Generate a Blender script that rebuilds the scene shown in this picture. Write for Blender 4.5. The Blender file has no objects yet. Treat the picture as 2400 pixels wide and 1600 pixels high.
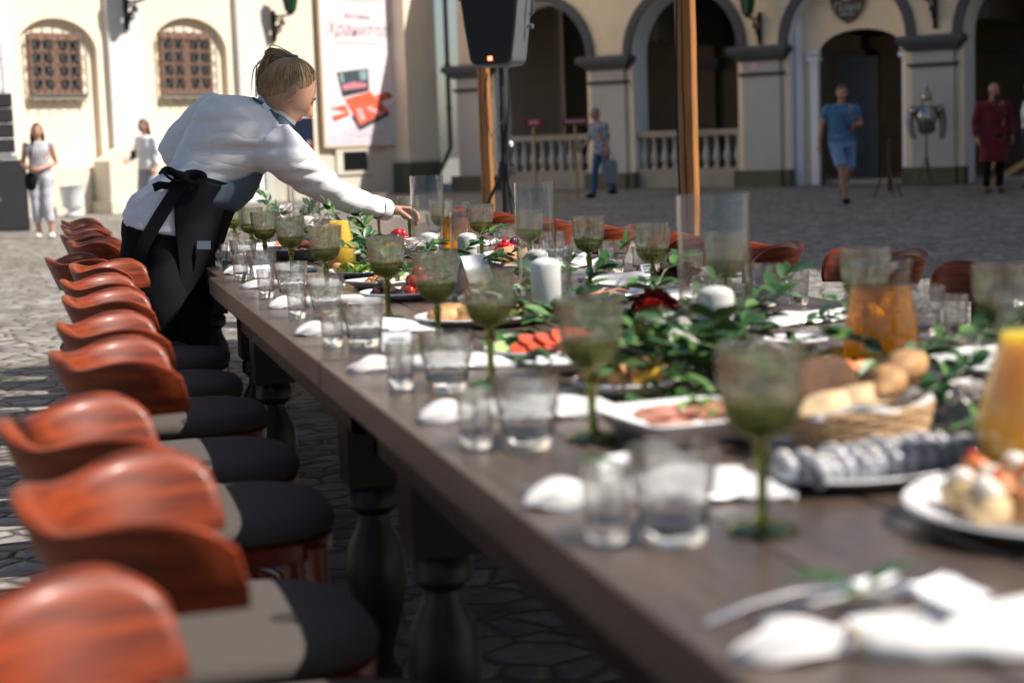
import bpy, math, random
import numpy as np
from mathutils import Vector, Matrix

random.seed(11)
rng = np.random.default_rng(11)
SC = bpy.context.scene
COL = SC.collection
rad = math.radians

# ------------------------------------------------------------------ camera
CAM_H, FPX = 1.1505, 3977.4
PSI = math.atan((1200 - 136.2) / FPX)
PIT = math.atan((800 - 326.6) / FPX)
ROLL = 0.034366
Fw = np.array([math.sin(PSI) * math.cos(PIT), math.cos(PSI) * math.cos(PIT), -math.sin(PIT)])
R0 = np.array([math.cos(PSI), -math.sin(PSI), 0.0])
U0 = np.cross(R0, Fw)
Up = U0 * math.cos(ROLL) + R0 * math.sin(ROLL)
Rt = R0 * math.cos(ROLL) - U0 * math.sin(ROLL)
CAMP = np.array([0, 0, CAM_H])
cd = bpy.data.cameras.new('camera')
cam = bpy.data.objects.new('camera', cd)
COL.objects.link(cam)
mw = Matrix.Identity(4)
for i in range(3):
    mw[i][0], mw[i][1], mw[i][2], mw[i][3] = Rt[i], Up[i], -Fw[i], CAMP[i]
cam.matrix_world = mw
cd.sensor_width = 36.0
cd.sensor_fit = 'HORIZONTAL'
cd.lens = FPX / 2400 * 36
cd.clip_start, cd.clip_end = 0.05, 800
cd.dof.use_dof = True
cd.dof.focus_distance = 5.6
cd.dof.aperture_fstop = 3.3
SC.camera = cam

# ------------------------------------------------------------------ sky, sun, exposure
SUN = Vector((0.78, -0.38, 1.0)).normalized()
w = bpy.data.worlds.new('World')
SC.world = w
w.use_nodes = True
nt = w.node_tree
bg = nt.nodes['Background']
sky = nt.nodes.new('ShaderNodeTexSky')
sky.sky_type = 'NISHITA'
sky.sun_disc = False
sky.sun_elevation = math.asin(SUN.z)
sky.sun_rotation = math.atan2(SUN.x, SUN.y)
sky.air_density, sky.dust_density = 1.0, 1.5
nt.links.new(sky.outputs[0], bg.inputs[0])
bg.inputs[1].default_value = 0.068
sl = bpy.data.lights.new('sun', 'SUN')
sl.energy = 5.0
sl.angle = rad(0.53)
sl.color = (1.0, 0.935, 0.86)
so = bpy.data.objects.new('sun', sl)
COL.objects.link(so)
so.rotation_euler = SUN.to_track_quat('Z', 'Y').to_euler()
so.location = (6, -6, 12)
SC.view_settings.view_transform = 'Standard'
SC.view_settings.look = 'None'
SC.view_settings.gamma = 1
SC.view_settings.exposure = 0.65
SC.cycles.use_denoising = True
SC.cycles.max_bounces = 14
SC.cycles.transparent_max_bounces = 24
SC.cycles.transmission_bounces = 10
SC.cycles.caustics_reflective = False
SC.cycles.caustics_refractive = False
SC.cycles.sample_clamp_indirect = 6

# ------------------------------------------------------------------ materials
def base_mat(name):
    m = bpy.data.materials.new(name)
    m.use_nodes = True
    t = m.node_tree
    return m, t, t.nodes['Principled BSDF']

def nd(t, typ, **kw):
    n = t.nodes.new(typ)
    for k, v in kw.items():
        setattr(n, k, v)
    return n

def coord(t, scale=(1, 1, 1), kind='Object'):
    tc = nd(t, 'ShaderNodeTexCoord')
    mp = nd(t, 'ShaderNodeMapping')
    mp.inputs['Scale'].default_value = scale
    t.links.new(tc.outputs[kind], mp.inputs[0])
    return mp.outputs[0]

def noise(t, vec, scale, detail=4, rough=0.6):
    n = nd(t, 'ShaderNodeTexNoise')
    n.inputs['Scale'].default_value = scale
    n.inputs['Detail'].default_value = detail
    n.inputs['Roughness'].default_value = rough
    t.links.new(vec, n.inputs['Vector'])
    return n.outputs[0]

def ramp(t, fac, stops):
    r = nd(t, 'ShaderNodeValToRGB')
    e = r.color_ramp.elements
    while len(e) < len(stops):
        e.new(0.5)
    for i, (p, c) in enumerate(stops):
        e[i].position = p
        e[i].color = (*c, 1)
    t.links.new(fac, r.inputs[0])
    return r.outputs[0]

def bump(t, b, h, dist=0.002, strength=0.5):
    n = nd(t, 'ShaderNodeBump')
    n.inputs['Strength'].default_value = strength
    n.inputs['Distance'].default_value = dist
    t.links.new(h, n.inputs['Height'])
    t.links.new(n.outputs[0], b.inputs['Normal'])

def M(name, col, rough=0.5, var=0.12, scale=9.0, st=(1, 1, 1), bmp=0.0, metal=0.0, spec=0.5, sss=0.0, coat=0.0, bscale=None, sheen=0.0, deep=1.0, crease=None):
    """a surface whose colour wanders a little through a noise"""
    m, t, b = base_mat(name)
    v = coord(t, st)
    n = noise(t, v, scale)
    lo = tuple(max(0, c * (1 - var)) for c in col)
    hi = tuple(min(1, c * (1 + var)) for c in col)
    t.links.new(ramp(t, n, [(0.3, lo), (0.7, hi)]), b.inputs['Base Color'])
    b.inputs['Roughness'].default_value = rough
    b.inputs['Metallic'].default_value = metal
    b.inputs['Specular IOR Level'].default_value = spec
    b.inputs['Coat Weight'].default_value = coat
    b.inputs['Coat Roughness'].default_value = 0.15
    b.inputs['Sheen Weight'].default_value = sheen
    if sss:
        b.inputs['Subsurface Weight'].default_value = sss
        b.inputs['Subsurface Radius'].default_value = (0.012 * deep, 0.005 * deep, 0.003 * deep)
        b.inputs['Subsurface Scale'].default_value = 0.6
    if bmp:
        n2 = n if bscale is None else noise(t, v, bscale)
        bump(t, b, n2, bmp, 0.6)
    if crease:
        # cloth creases: thin folded ridges drawn out along one way
        cs, cst, cd_ = crease
        n3 = noise(t, coord(t, cst), cs, 3, 0.55)
        ab = nd(t, 'ShaderNodeMath', operation='SUBTRACT')
        ab.inputs[1].default_value = 0.5
        t.links.new(n3, ab.inputs[0])
        aa = nd(t, 'ShaderNodeMath', operation='ABSOLUTE')
        t.links.new(ab.outputs[0], aa.inputs[0])
        pw = nd(t, 'ShaderNodeMath', operation='POWER')
        pw.inputs[1].default_value = 0.6
        t.links.new(aa.outputs[0], pw.inputs[0])
        bump(t, b, pw.outputs[0], cd_, 0.55)
    return m

def glass(name, tint, solid=0.5, rough=0.0, ior=1.48, body=0.0):
    """part clear-through, part refracting glass"""
    m, t, b = base_mat(name)
    t.nodes.remove(b)
    g = nd(t, 'ShaderNodeBsdfGlass')
    g.inputs['Color'].default_value = (*tint, 1)
    g.inputs['Roughness'].default_value = rough
    g.inputs['IOR'].default_value = ior
    tr = nd(t, 'ShaderNodeBsdfTransparent')
    n = noise(t, coord(t), 40, 2)
    c = ramp(t, n, [(0.3, tuple(x * 0.97 for x in tint)), (0.7, tint)])
    t.links.new(c, tr.inputs[0])
    mx = nd(t, 'ShaderNodeMixShader')
    mx.inputs[0].default_value = solid
    if body:
        tl = nd(t, 'ShaderNodeBsdfTranslucent')
        tl.inputs[0].default_value = (*tint, 1)
        m2 = nd(t, 'ShaderNodeMixShader')
        m2.inputs[0].default_value = body
        t.links.new(tr.outputs[0], m2.inputs[1])
        t.links.new(tl.outputs[0], m2.inputs[2])
        tr = m2
    t.links.new(tr.outputs[0], mx.inputs[1])
    t.links.new(g.outputs[0], mx.inputs[2])
    t.links.new(mx.outputs[0], t.nodes['Material Output'].inputs[0])
    return m

def thin_glass(name, tint, edge, refl=0.05, rim=0.75, solid=0.0):
    """a thin clear wall: light passes straight, the rim of the curve reflects and looks deeper"""
    m, t, b = base_mat(name)
    t.nodes.remove(b)
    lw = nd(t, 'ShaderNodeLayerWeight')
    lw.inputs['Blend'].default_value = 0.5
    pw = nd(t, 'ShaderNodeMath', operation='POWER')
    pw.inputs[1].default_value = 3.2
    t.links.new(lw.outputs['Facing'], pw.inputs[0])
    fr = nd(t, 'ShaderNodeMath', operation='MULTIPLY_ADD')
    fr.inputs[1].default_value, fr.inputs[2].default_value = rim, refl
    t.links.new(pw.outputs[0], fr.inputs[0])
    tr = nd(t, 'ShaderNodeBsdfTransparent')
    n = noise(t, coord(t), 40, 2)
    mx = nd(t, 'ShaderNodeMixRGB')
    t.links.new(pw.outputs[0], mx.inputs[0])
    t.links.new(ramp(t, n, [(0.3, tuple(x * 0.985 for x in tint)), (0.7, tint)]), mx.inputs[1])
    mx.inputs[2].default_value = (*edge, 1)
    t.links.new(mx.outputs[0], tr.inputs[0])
    gl = nd(t, 'ShaderNodeBsdfGlossy')
    gl.inputs['Roughness'].default_value = 0.03
    ms = nd(t, 'ShaderNodeMixShader')
    t.links.new(fr.outputs[0], ms.inputs[0])
    t.links.new(tr.outputs[0], ms.inputs[1])
    t.links.new(gl.outputs[0], ms.inputs[2])
    if solid:
        g = nd(t, 'ShaderNodeBsdfGlass')
        g.inputs['Color'].default_value = (*[math.sqrt(x) for x in tint], 1)
        g.inputs['Roughness'].default_value = 0.0
        g.inputs['IOR'].default_value = 1.48
        m2 = nd(t, 'ShaderNodeMixShader')
        m2.inputs[0].default_value = solid
        t.links.new(ms.outputs[0], m2.inputs[1])
        t.links.new(g.outputs[0], m2.inputs[2])
        ms = m2
    t.links.new(ms.outputs[0], t.nodes['Material Output'].inputs[0])
    return m

def wood(name, dark, light, rough, st=(1, 1, 1), scale=6.0, coat=0.0, bmp=0.0006, spec=0.5):
    m, t, b = base_mat(name)
    v = coord(t, st)
    n = noise(t, v, scale, 6, 0.65)
    n2 = noise(t, coord(t), 2.2, 3)
    mx = nd(t, 'ShaderNodeMix', data_type='FLOAT')
    mx.inputs[0].default_value = 0.3
    t.links.new(n, mx.inputs[2])
    t.links.new(n2, mx.inputs[3])
    t.links.new(ramp(t, mx.outputs[0], [(0.32, dark), (0.5, tuple((a + c) / 2 for a, c in zip(dark, light))), (0.68, light)]), b.inputs['Base Color'])
    b.inputs['Roughness'].default_value = rough
    b.inputs['Specular IOR Level'].default_value = spec
    b.inputs['Coat Weight'].default_value = coat
    b.inputs['Coat Roughness'].default_value = 0.2
    bump(t, b, n, bmp, 0.5)
    return m

def plaster(name, col, var=0.06, stain=0.2):
    m, t, b = base_mat(name)
    v = coord(t)
    n = noise(t, v, 1.3, 5)
    n2 = noise(t, v, 0.35, 3)
    mx = nd(t, 'ShaderNodeMix', data_type='FLOAT')
    mx.inputs[0].default_value = 0.5
    t.links.new(n, mx.inputs[2])
    t.links.new(n2, mx.inputs[3])
    t.links.new(ramp(t, mx.outputs[0], [(0.3, tuple(c * (1 - stain) for c in col)), (0.5, col), (0.75, tuple(min(1, c * (1 + var)) for c in col))]), b.inputs['Base Color'])
    b.inputs['Roughness'].default_value = 0.9
    b.inputs['Specular IOR Level'].default_value = 0.2
    bump(t, b, noise(t, v, 25, 4), 0.004, 0.4)
    return m

def cobbles(name):
    m, t, b = base_mat(name)
    tc = nd(t, 'ShaderNodeTexCoord')
    wob = nd(t, 'ShaderNodeTexNoise')
    wob.inputs['Scale'].default_value = 2.5
    t.links.new(tc.outputs['Object'], wob.inputs['Vector'])
    add = nd(t, 'ShaderNodeMixRGB', blend_type='ADD')
    add.inputs[0].default_value = 0.10
    t.links.new(tc.outputs['Object'], add.inputs[1])
    t.links.new(wob.outputs['Color'], add.inputs[2])
    mp = nd(t, 'ShaderNodeMapping')
    mp.inputs['Scale'].default_value = (6.2, 7.6, 0.001)
    mp.inputs['Rotation'].default_value = (0, 0, 0.35)
    t.links.new(add.outputs[0], mp.inputs[0])
    vo = nd(t, 'ShaderNodeTexVoronoi', feature='F1')
    vo.inputs['Randomness'].default_value = 0.85
    vo.inputs['Scale'].default_value = 1
    ve = nd(t, 'ShaderNodeTexVoronoi', feature='DISTANCE_TO_EDGE')
    ve.inputs['Randomness'].default_value = 0.85
    ve.inputs['Scale'].default_value = 1
    t.links.new(mp.outputs[0], vo.inputs['Vector'])
    t.links.new(mp.outputs[0], ve.inputs['Vector'])
    sep = nd(t, 'ShaderNodeSeparateColor')
    t.links.new(vo.outputs['Color'], sep.inputs[0])
    stone = ramp(t, sep.outputs[0], [(0.0, (0.22, 0.208, 0.195)), (0.5, (0.34, 0.32, 0.297)), (1.0, (0.46, 0.435, 0.405))])
    n3 = noise(t, tc.outputs['Object'], 14, 5)
    grime = ramp(t, n3, [(0.3, (0.55, 0.54, 0.53)), (0.7, (1.05, 1.05, 1.05))])
    mul = nd(t, 'ShaderNodeMixRGB', blend_type='MULTIPLY')
    mul.inputs[0].default_value = 1
    t.links.new(stone, mul.inputs[1])
    t.links.new(grime, mul.inputs[2])
    big = ramp(t, noise(t, tc.outputs['Object'], 0.45, 4), [(0.35, (0.82, 0.80, 0.78)), (0.6, (1, 1, 1))])
    mul2 = nd(t, 'ShaderNodeMixRGB', blend_type='MULTIPLY')
    mul2.inputs[0].default_value = 1
    t.links.new(mul.outputs[0], mul2.inputs[1])
    t.links.new(big, mul2.inputs[2])
    gap = ramp(t, ve.outputs['Distance'], [(0.01, (0, 0, 0)), (0.10, (1, 1, 1))])
    moss = ramp(t, noise(t, tc.outputs['Object'], 1.7, 4), [(0.45, (0.10, 0.09, 0.075)), (0.62, (0.06, 0.075, 0.03))])
    mg = nd(t, 'ShaderNodeMixRGB')
    t.links.new(gap, mg.inputs[0])
    t.links.new(moss, mg.inputs[1])
    t.links.new(mul2.outputs[0], mg.inputs[2])
    t.links.new(mg.outputs[0], b.inputs['Base Color'])
    b.inputs['Roughness'].default_value = 0.72
    b.inputs['Specular IOR Level'].default_value = 0.35
    dome = ramp(t, ve.outputs['Distance'], [(0.0, (0, 0, 0)), (0.12, (0.75, 0.75, 0.75)), (0.4, (1, 1, 1))])
    hm = nd(t, 'ShaderNodeMixRGB', blend_type='ADD')
    hm.inputs[0].default_value = 0.3
    t.links.new(dome, hm.inputs[1])
    t.links.new(n3, hm.inputs[2])
    bump(t, b, hm.outputs[0], 0.03, 0.9)
    return m

def stripes(name, a, c, scale=60, axis=0, rough=0.8):
    m, t, b = base_mat(name)
    wv = nd(t, 'ShaderNodeTexWave', bands_direction='XYZ'[axis])
    wv.inputs['Scale'].default_value = scale
    wv.inputs['Distortion'].default_value = 0.6
    t.links.new(coord(t), wv.inputs[0])
    t.links.new(ramp(t, wv.outputs['Fac'], [(0.55, a), (0.8, c)]), b.inputs['Base Color'])
    b.inputs['Roughness'].default_value = rough
    return m

def checks(name, a, c, scale):
    m, t, b = base_mat(name)
    ck = nd(t, 'ShaderNodeTexChecker')
    ck.inputs['Scale'].default_value = scale
    ck.inputs['Color1'].default_value = (*a, 1)
    ck.inputs['Color2'].default_value = (*c, 1)
    v = coord(t)
    n = nd(t, 'ShaderNodeMixRGB', blend_type='MULTIPLY')
    n.inputs[0].default_value = 1
    t.links.new(v, ck.inputs[0])
    t.links.new(ck.outputs[0], n.inputs[1])
    t.links.new(ramp(t, noise(t, v, 20), [(0.3, (0.6, 0.6, 0.65)), (0.7, (1, 1, 1))]), n.inputs[2])
    t.links.new(n.outputs[0], b.inputs['Base Color'])
    b.inputs['Roughness'].default_value = 0.8
    return m

def glow(name, col, s):
    m, t, b = base_mat(name)
    n = noise(t, coord(t), 30)
    t.links.new(ramp(t, n, [(0.2, tuple(c * 0.8 for c in col)), (0.8, col)]), b.inputs['Base Color'])
    b.inputs['Emission Color'].default_value = (*col, 1)
    b.inputs['Emission Strength'].default_value = s
    return m

# ------------------------------------------------------------------ mesh building
def RZ(a):
    return np.array([[math.cos(a), -math.sin(a), 0], [math.sin(a), math.cos(a), 0], [0, 0, 1.0]])

def RX(a):
    return np.array([[1.0, 0, 0], [0, math.cos(a), -math.sin(a)], [0, math.sin(a), math.cos(a)]])

def RY(a):
    return np.array([[math.cos(a), 0, math.sin(a)], [0, 1.0, 0], [-math.sin(a), 0, math.cos(a)]])

class MB:
    def __init__(s):
        s.v, s.f, s.m, s.n = [], [], [], 0

    def add(s, v, f, mat=0):
        v = np.asarray(v, float).reshape(-1, 3)
        o = s.n
        s.v.append(v)
        s.n += len(v)
        for q in f:
            s.f.append(tuple(int(i) + o for i in q))
            s.m.append(mat)
        return s

    def box(s, c, d, rot=None, mat=0):
        x, y, z = np.array(d) / 2
        v = np.array([[-x, -y, -z], [x, -y, -z], [x, y, -z], [-x, y, -z], [-x, -y, z], [x, -y, z], [x, y, z], [-x, y, z]])
        if rot is not None:
            v = v @ np.asarray(rot).T
        return s.add(v + np.array(c), [(0, 3, 2, 1), (4, 5, 6, 7), (0, 1, 5, 4), (1, 2, 6, 5), (2, 3, 7, 6), (3, 0, 4, 7)], mat)

    def bar(s, p, q, w, h=None, mat=0, up=(0, 0, 1)):
        p, q = np.array(p, float), np.array(q, float)
        d = q - p
        L = np.linalg.norm(d)
        d /= L
        a = np.cross(d, up)
        if np.linalg.norm(a) < 1e-6:
            a = np.cross(d, (1, 0, 0))
        a /= np.linalg.norm(a)
        b = np.cross(a, d)
        return s.box((p + q) / 2, (L, w, h or w), np.stack([d, a, b], 1), mat)

    def loft(s, rings, caps=(True, True), closed=True, mat=0):
        rings = [np.asarray(r, float) for r in rings]
        k = len(rings[0])
        v = np.concatenate(rings)
        f = []
        kk = k if closed else k - 1
        for i in range(len(rings) - 1):
            for j in range(kk):
                f.append((i * k + j, i * k + (j + 1) % k, (i + 1) * k + (j + 1) % k, (i + 1) * k + j))
        if closed and caps[0]:
            f.append(tuple(range(k - 1, -1, -1)))
        if closed and caps[1]:
            f.append(tuple((len(rings) - 1) * k + j for j in range(k)))
        return s.add(v, f, mat)

    def lathe(s, prof, seg=24, c=(0, 0, 0), mod=None, caps=(True, True), mat=0, sq=None):
        th = np.linspace(0, 2 * math.pi, seg, endpoint=False)
        rings = []
        for r, z in prof:
            rr = np.full(seg, float(r))
            if mod is not None:
                rr = rr * mod(th, z)
            if sq:
                rr = rr * (np.abs(np.cos(th)) ** sq + np.abs(np.sin(th)) ** sq) ** (-1 / sq)
            rings.append(np.stack([rr * np.cos(th), rr * np.sin(th), np.full(seg, float(z))], 1) + np.array(c))
        return s.loft(rings, caps, True, mat)

    def tube(s, pts, radii, seg=8, caps=(True, True), mat=0, flat=1.0):
        pts = [np.array(p, float) for p in pts]
        if np.isscalar(radii):
            radii = [radii] * len(pts)
        rings = []
        a = None
        for i, p in enumerate(pts):
            d = pts[min(i + 1, len(pts) - 1)] - pts[max(i - 1, 0)]
            d /= np.linalg.norm(d) + 1e-12
            if a is None:
                a = np.cross(d, (0, 0, 1.0))
                if np.linalg.norm(a) < 0.05:
                    a = np.cross(d, (0, 1.0, 0))
            a = a - d * (a @ d)
            a /= np.linalg.norm(a)
            b = np.cross(d, a)
            th = np.linspace(0, 2 * math.pi, seg, endpoint=False)
            rings.append(p + radii[i] * (np.outer(np.cos(th), a) + flat * np.outer(np.sin(th), b)))
        return s.loft(rings, caps, True, mat)

    def ball(s, c, r, seg=16, rings=10, rot=None, mat=0, fn=None):
        r = np.array([r, r, r] if np.isscalar(r) else r, float)
        v, f = [], []
        for i in range(rings + 1):
            ph = math.pi * i / rings
            for j in range(seg):
                th = 2 * math.pi * j / seg
                v.append((math.sin(ph) * math.cos(th), math.sin(ph) * math.sin(th), math.cos(ph)))
        v = np.array(v)
        k = fn(v) if fn else 1.0
        v = v * r * (k[:, None] if fn else 1.0)
        if rot is not None:
            v = v @ np.asarray(rot).T
        for i in range(rings):
            for j in range(seg):
                q = (i * seg + j, (i + 1) * seg + j, (i + 1) * seg + (j + 1) % seg, i * seg + (j + 1) % seg)
                f.append(q[:3] if i == rings - 1 else ((q[0], q[1], q[2]) if i == 0 else q))
        if rings > 1:
            f = [q for q in f]
        return s.add(v + np.array(c), f, mat)

    def prism(s, poly, d0, d1, o=(0, 0, 0), ax=((1, 0, 0), (0, 0, 1), (0, 1, 0)), mat=0):
        """polygon in the plane of ax[0], ax[1], thickened along ax[2]"""
        ax = np.array(ax, float)
        P = np.array(poly, float)
        a = P @ ax[:2]
        lo, hi = a + ax[2] * d0 + np.array(o), a + ax[2] * d1 + np.array(o)
        n = len(P)
        f = [tuple(range(n)), tuple(range(2 * n - 1, n - 1, -1))] + [(i, n + i, n + (i + 1) % n, (i + 1) % n) for i in range(n)]
        return s.add(np.concatenate([lo, hi]), f, mat)

    def leaf(s, p, d, up, L, W, mat=0, fold=0.25, n=4):
        p, d, up = np.array(p, float), np.array(d, float), np.array(up, float)
        d /= np.linalg.norm(d)
        a = np.cross(d, up)
        a /= np.linalg.norm(a) + 1e-9
        b = np.cross(a, d)
        v, f = [], []
        for i in range(n + 1):
            t = i / n
            wv = W * math.sin(math.pi * min(1, t * 0.97 + 0.03)) ** 0.8 * 0.5
            c = p + d * L * t - b * L * 0.22 * t * t
            v += [c - a * wv + b * wv * fold, c, c + a * wv + b * wv * fold]
        for i in range(n):
            f += [(3 * i, 3 * i + 1, 3 * i + 4, 3 * i + 3), (3 * i + 1, 3 * i + 2, 3 * i + 5, 3 * i + 4)]
        return s.add(v, f, mat)

    def mesh(s, name, mats, smooth=True, ang=40):
        me = bpy.data.meshes.new(name)
        v = np.concatenate(s.v) if s.v else np.zeros((0, 3))
        me.from_pydata(v.tolist(), [], s.f)
        for m in (mats if isinstance(mats, (list, tuple)) else [mats]):
            me.materials.append(m)
        me.polygons.foreach_set('material_index', s.m)
        if smooth:
            me.polygons.foreach_set('use_smooth', [True] * len(s.f))
            me.set_sharp_from_angle(angle=rad(ang))
        me.validate()
        me.update()
        return me

    def build(s, name, mats, parent=None, smooth=True, ang=40):
        o = bpy.data.objects.new(name, s.mesh(name, mats, smooth, ang))
        COL.objects.link(o)
        if parent is not None:
            o.parent = parent
        return o

    def fuse(s, name, mats, parent=None, voxel=0.01, smooth=4, keep=None):
        """the lofted pieces grown together into one continuous skin"""
        o = s.build('skin_work', mats, None, False)
        r = o.modifiers.new('r', 'REMESH')
        r.mode = 'VOXEL'
        r.voxel_size = voxel
        if smooth:
            q = o.modifiers.new('s', 'SMOOTH')
            q.iterations = smooth
            q.factor = 0.5
        dg = bpy.context.evaluated_depsgraph_get()
        me = bpy.data.meshes.new_from_object(o.evaluated_get(dg))
        me.name = name
        bpy.data.objects.remove(o)
        me.polygons.foreach_set('use_smooth', [True] * len(me.polygons))
        if not me.materials:
            me.materials.append(mats if not isinstance(mats, (list, tuple)) else mats[0])
        n = bpy.data.objects.new(name, me)
        COL.objects.link(n)
        if parent is not None:
            n.parent = parent
        return n

def crumple(o, amp, sc, seed=0, lines=None):
    me = o.data
    n = len(me.vertices)
    P, Nn = np.empty(n * 3), np.empty(n * 3)
    me.vertices.foreach_get('co', P)
    me.vertex_normals.foreach_get('vector', Nn)
    P, Nn = P.reshape(-1, 3), Nn.reshape(-1, 3)
    q = np.random.default_rng(int(seed * 10) + 1)
    X = P * np.array(sc)
    k = np.zeros(n)
    for i in range(7):
        d = q.normal(size=3)
        wob = np.sin(X @ q.normal(size=3) * 0.9 + q.uniform(0, 6.28)) * 1.3
        k += np.sin(X @ d * 1.6 + wob + q.uniform(0, 6.28))
    k /= 3.0
    P += Nn * (amp * (k - 0.35 * np.abs(k)))[:, None]
    me.vertices.foreach_set('co', P.ravel())
    me.update()

def tag(o, label=None, cat=None, group=None, kind=None):
    for k, v in (('label', label), ('category', cat), ('group', group), ('kind', kind)):
        if v:
            o[k] = v
    return o

def thing(name, label, cat, loc=(0, 0, 0), rz=0.0, group=None):
    o = bpy.data.objects.new(name, None)
    o.empty_display_size = 0.1
    COL.objects.link(o)
    o.location = tuple(float(x) for x in loc)
    o.rotation_euler = (0, 0, rz)
    return tag(o, label, cat, group)

def kids(o):
    return [c for c in COL.objects if c.parent == o]

KIDS = {}
def dup(root, loc, rz=0.0, label=None, scale=None):
    def cp(o, par):
        c = o.copy()
        COL.objects.link(c)
        c.parent = par
        if o.name not in KIDS:
            KIDS[o.name] = kids(o)
        for ch in KIDS[o.name]:
            cp(ch, c)
        return c
    r = cp(root, None)
    r.location = tuple(float(x) for x in loc)
    r.rotation_euler = (0, 0, rz)
    if scale:
        r.scale = scale if not np.isscalar(scale) else (scale,) * 3
    if label:
        r['label'] = label
    return r

ORD = ['first', 'second', 'third', 'fourth', 'fifth', 'sixth', 'seventh', 'eighth', 'ninth', 'tenth', 'eleventh', 'twelfth', 'thirteenth', 'fourteenth', 'fifteenth', 'sixteenth']

def spot(x, y, z):
    """the point seen at (x, y) of the photograph, z metres in front of the lens plane"""
    return CAMP + (Fw + Rt * ((x - 1200) / FPX) + Up * ((800 - y) / FPX)) * z

# ------------------------------------------------------------------ the courtyard: ground and buildings
CREAM = plaster('cream_plaster', (0.85, 0.69, 0.50))
CREAMS = plaster('palace_cream_plaster', (0.83, 0.72, 0.56))  # the palace front's own, paler cream paint
GRILLE = M('grey_painted_iron', (0.13, 0.12, 0.115), 0.6)
PALE = plaster('pale_plaster', (0.66, 0.64, 0.62), stain=0.1)
GREYP = plaster('grey_plaster', (0.46, 0.45, 0.43))
DARKP = plaster('dark_grey_moulding', (0.10, 0.105, 0.115))
WHITEP = plaster('white_plaster', (0.86, 0.87, 0.89), stain=0.08)
STONE = plaster('weathered_stone', (0.36, 0.33, 0.27), stain=0.35)
LSTONE = plaster('light_stone', (0.66, 0.60, 0.50), stain=0.2)
MOSSY = plaster('mossy_plinth_stone', (0.13, 0.125, 0.085), stain=0.5)
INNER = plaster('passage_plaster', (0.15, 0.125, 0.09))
IRON = M('wrought_iron', (0.03, 0.03, 0.032), 0.5, metal=0.6)
FRAME = wood('window_wood', (0.20, 0.10, 0.06), (0.34, 0.18, 0.115), 0.6, (1, 1, 6))
PANE = M('window_pane', (0.015, 0.018, 0.022), 0.08, spec=0.7)
GREENG = M('green_lamp_glass', (0.012, 0.09, 0.035), 0.1, spec=0.6)
ROOFT = M('roof_tiles', (0.28, 0.12, 0.08), 0.8, st=(1, 6, 6), bmp=0.02)

g = MB()
N = 26
xs = np.concatenate([np.linspace(-60, -4, 8), np.linspace(-3, 20, 24), np.linspace(24, 90, 8)])
ys = np.concatenate([np.linspace(-30, -2, 6), np.linspace(-1, 45, 40), np.linspace(50, 110, 7)])
gv = [(x, y, 0.012 * math.sin(x * 1.3 + 0.5 * y) * math.sin(0.9 * y) * (1 if -3 < x < 20 and -1 < y < 45 else 0)) for y in ys for x in xs]
gf = [(j * len(xs) + i, j * len(xs) + i + 1, (j + 1) * len(xs) + i + 1, (j + 1) * len(xs) + i) for j in range(len(ys) - 1) for i in range(len(xs) - 1)]
tag(g.add(gv, gf).build('ground', cobbles('cobblestones')), kind='structure')

def arc(xl, xr, zs, rise, n=18):
    c, a = (xl + xr) / 2, (xr - xl) / 2
    return [(c - a * math.cos(math.pi * i / n), zs + rise * math.sin(math.pi * i / n)) for i in range(n + 1)]

def arch_wall(mb, x0, x1, z0, H, ops, y0, thick, mat=0, rev=1, back=True):
    """a wall with arched openings (left, right, bottom, springing, rise) and their reveals"""
    x = x0
    ys_ = [y0, y0 + thick] if back else [y0]
    for xl, xr, zb, zs, rise in ops:
        for y in ys_:
            mb.add([(x, y, z0), (xl, y, z0), (xl, y, H), (x, y, H)], [(0, 1, 2, 3)], mat)
            if zb > z0:
                mb.add([(xl, y, z0), (xr, y, z0), (xr, y, zb), (xl, y, zb)], [(0, 1, 2, 3)], mat)
            A = arc(xl, xr, zs, rise)
            for (a, za), (b, zb2) in zip(A[:-1], A[1:]):
                mb.add([(a, y, za), (b, y, zb2), (b, y, H), (a, y, H)], [(0, 1, 2, 3)], mat)
        P = [(xl, zb)] + arc(xl, xr, zs, rise) + [(xr, zb)]
        for (a, za), (b, zb2) in zip(P[:-1], P[1:]):
            mb.add([(a, y0, za), (b, y0, zb2), (b, y0 + thick, zb2), (a, y0 + thick, za)], [(0, 1, 2, 3)], rev)
        if zb > z0:
            mb.add([(xl, y0, zb), (xr, y0, zb), (xr, y0 + thick, zb), (xl, y0 + thick, zb)], [(0, 1, 2, 3)], rev)
        x = xr
    for y in ys_:
        mb.add([(x, y, z0), (x1, y, z0), (x1, y, H), (x, y, H)], [(0, 1, 2, 3)], mat)
    return mb

def arch_band(mb, xl, xr, zs, rise, wd, y0, y1, mat=0):
    a, b = arc(xl, xr, zs, rise), arc(xl - wd, xr + wd, zs, rise + wd)
    rings = [[(p[0], y1, p[1]), (p[0], y0, p[1]), (q[0], y0, q[1]), (q[0], y1, q[1])] for p, q in zip(a, b)]
    return mb.loft(rings, (True, True), True, mat)

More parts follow.
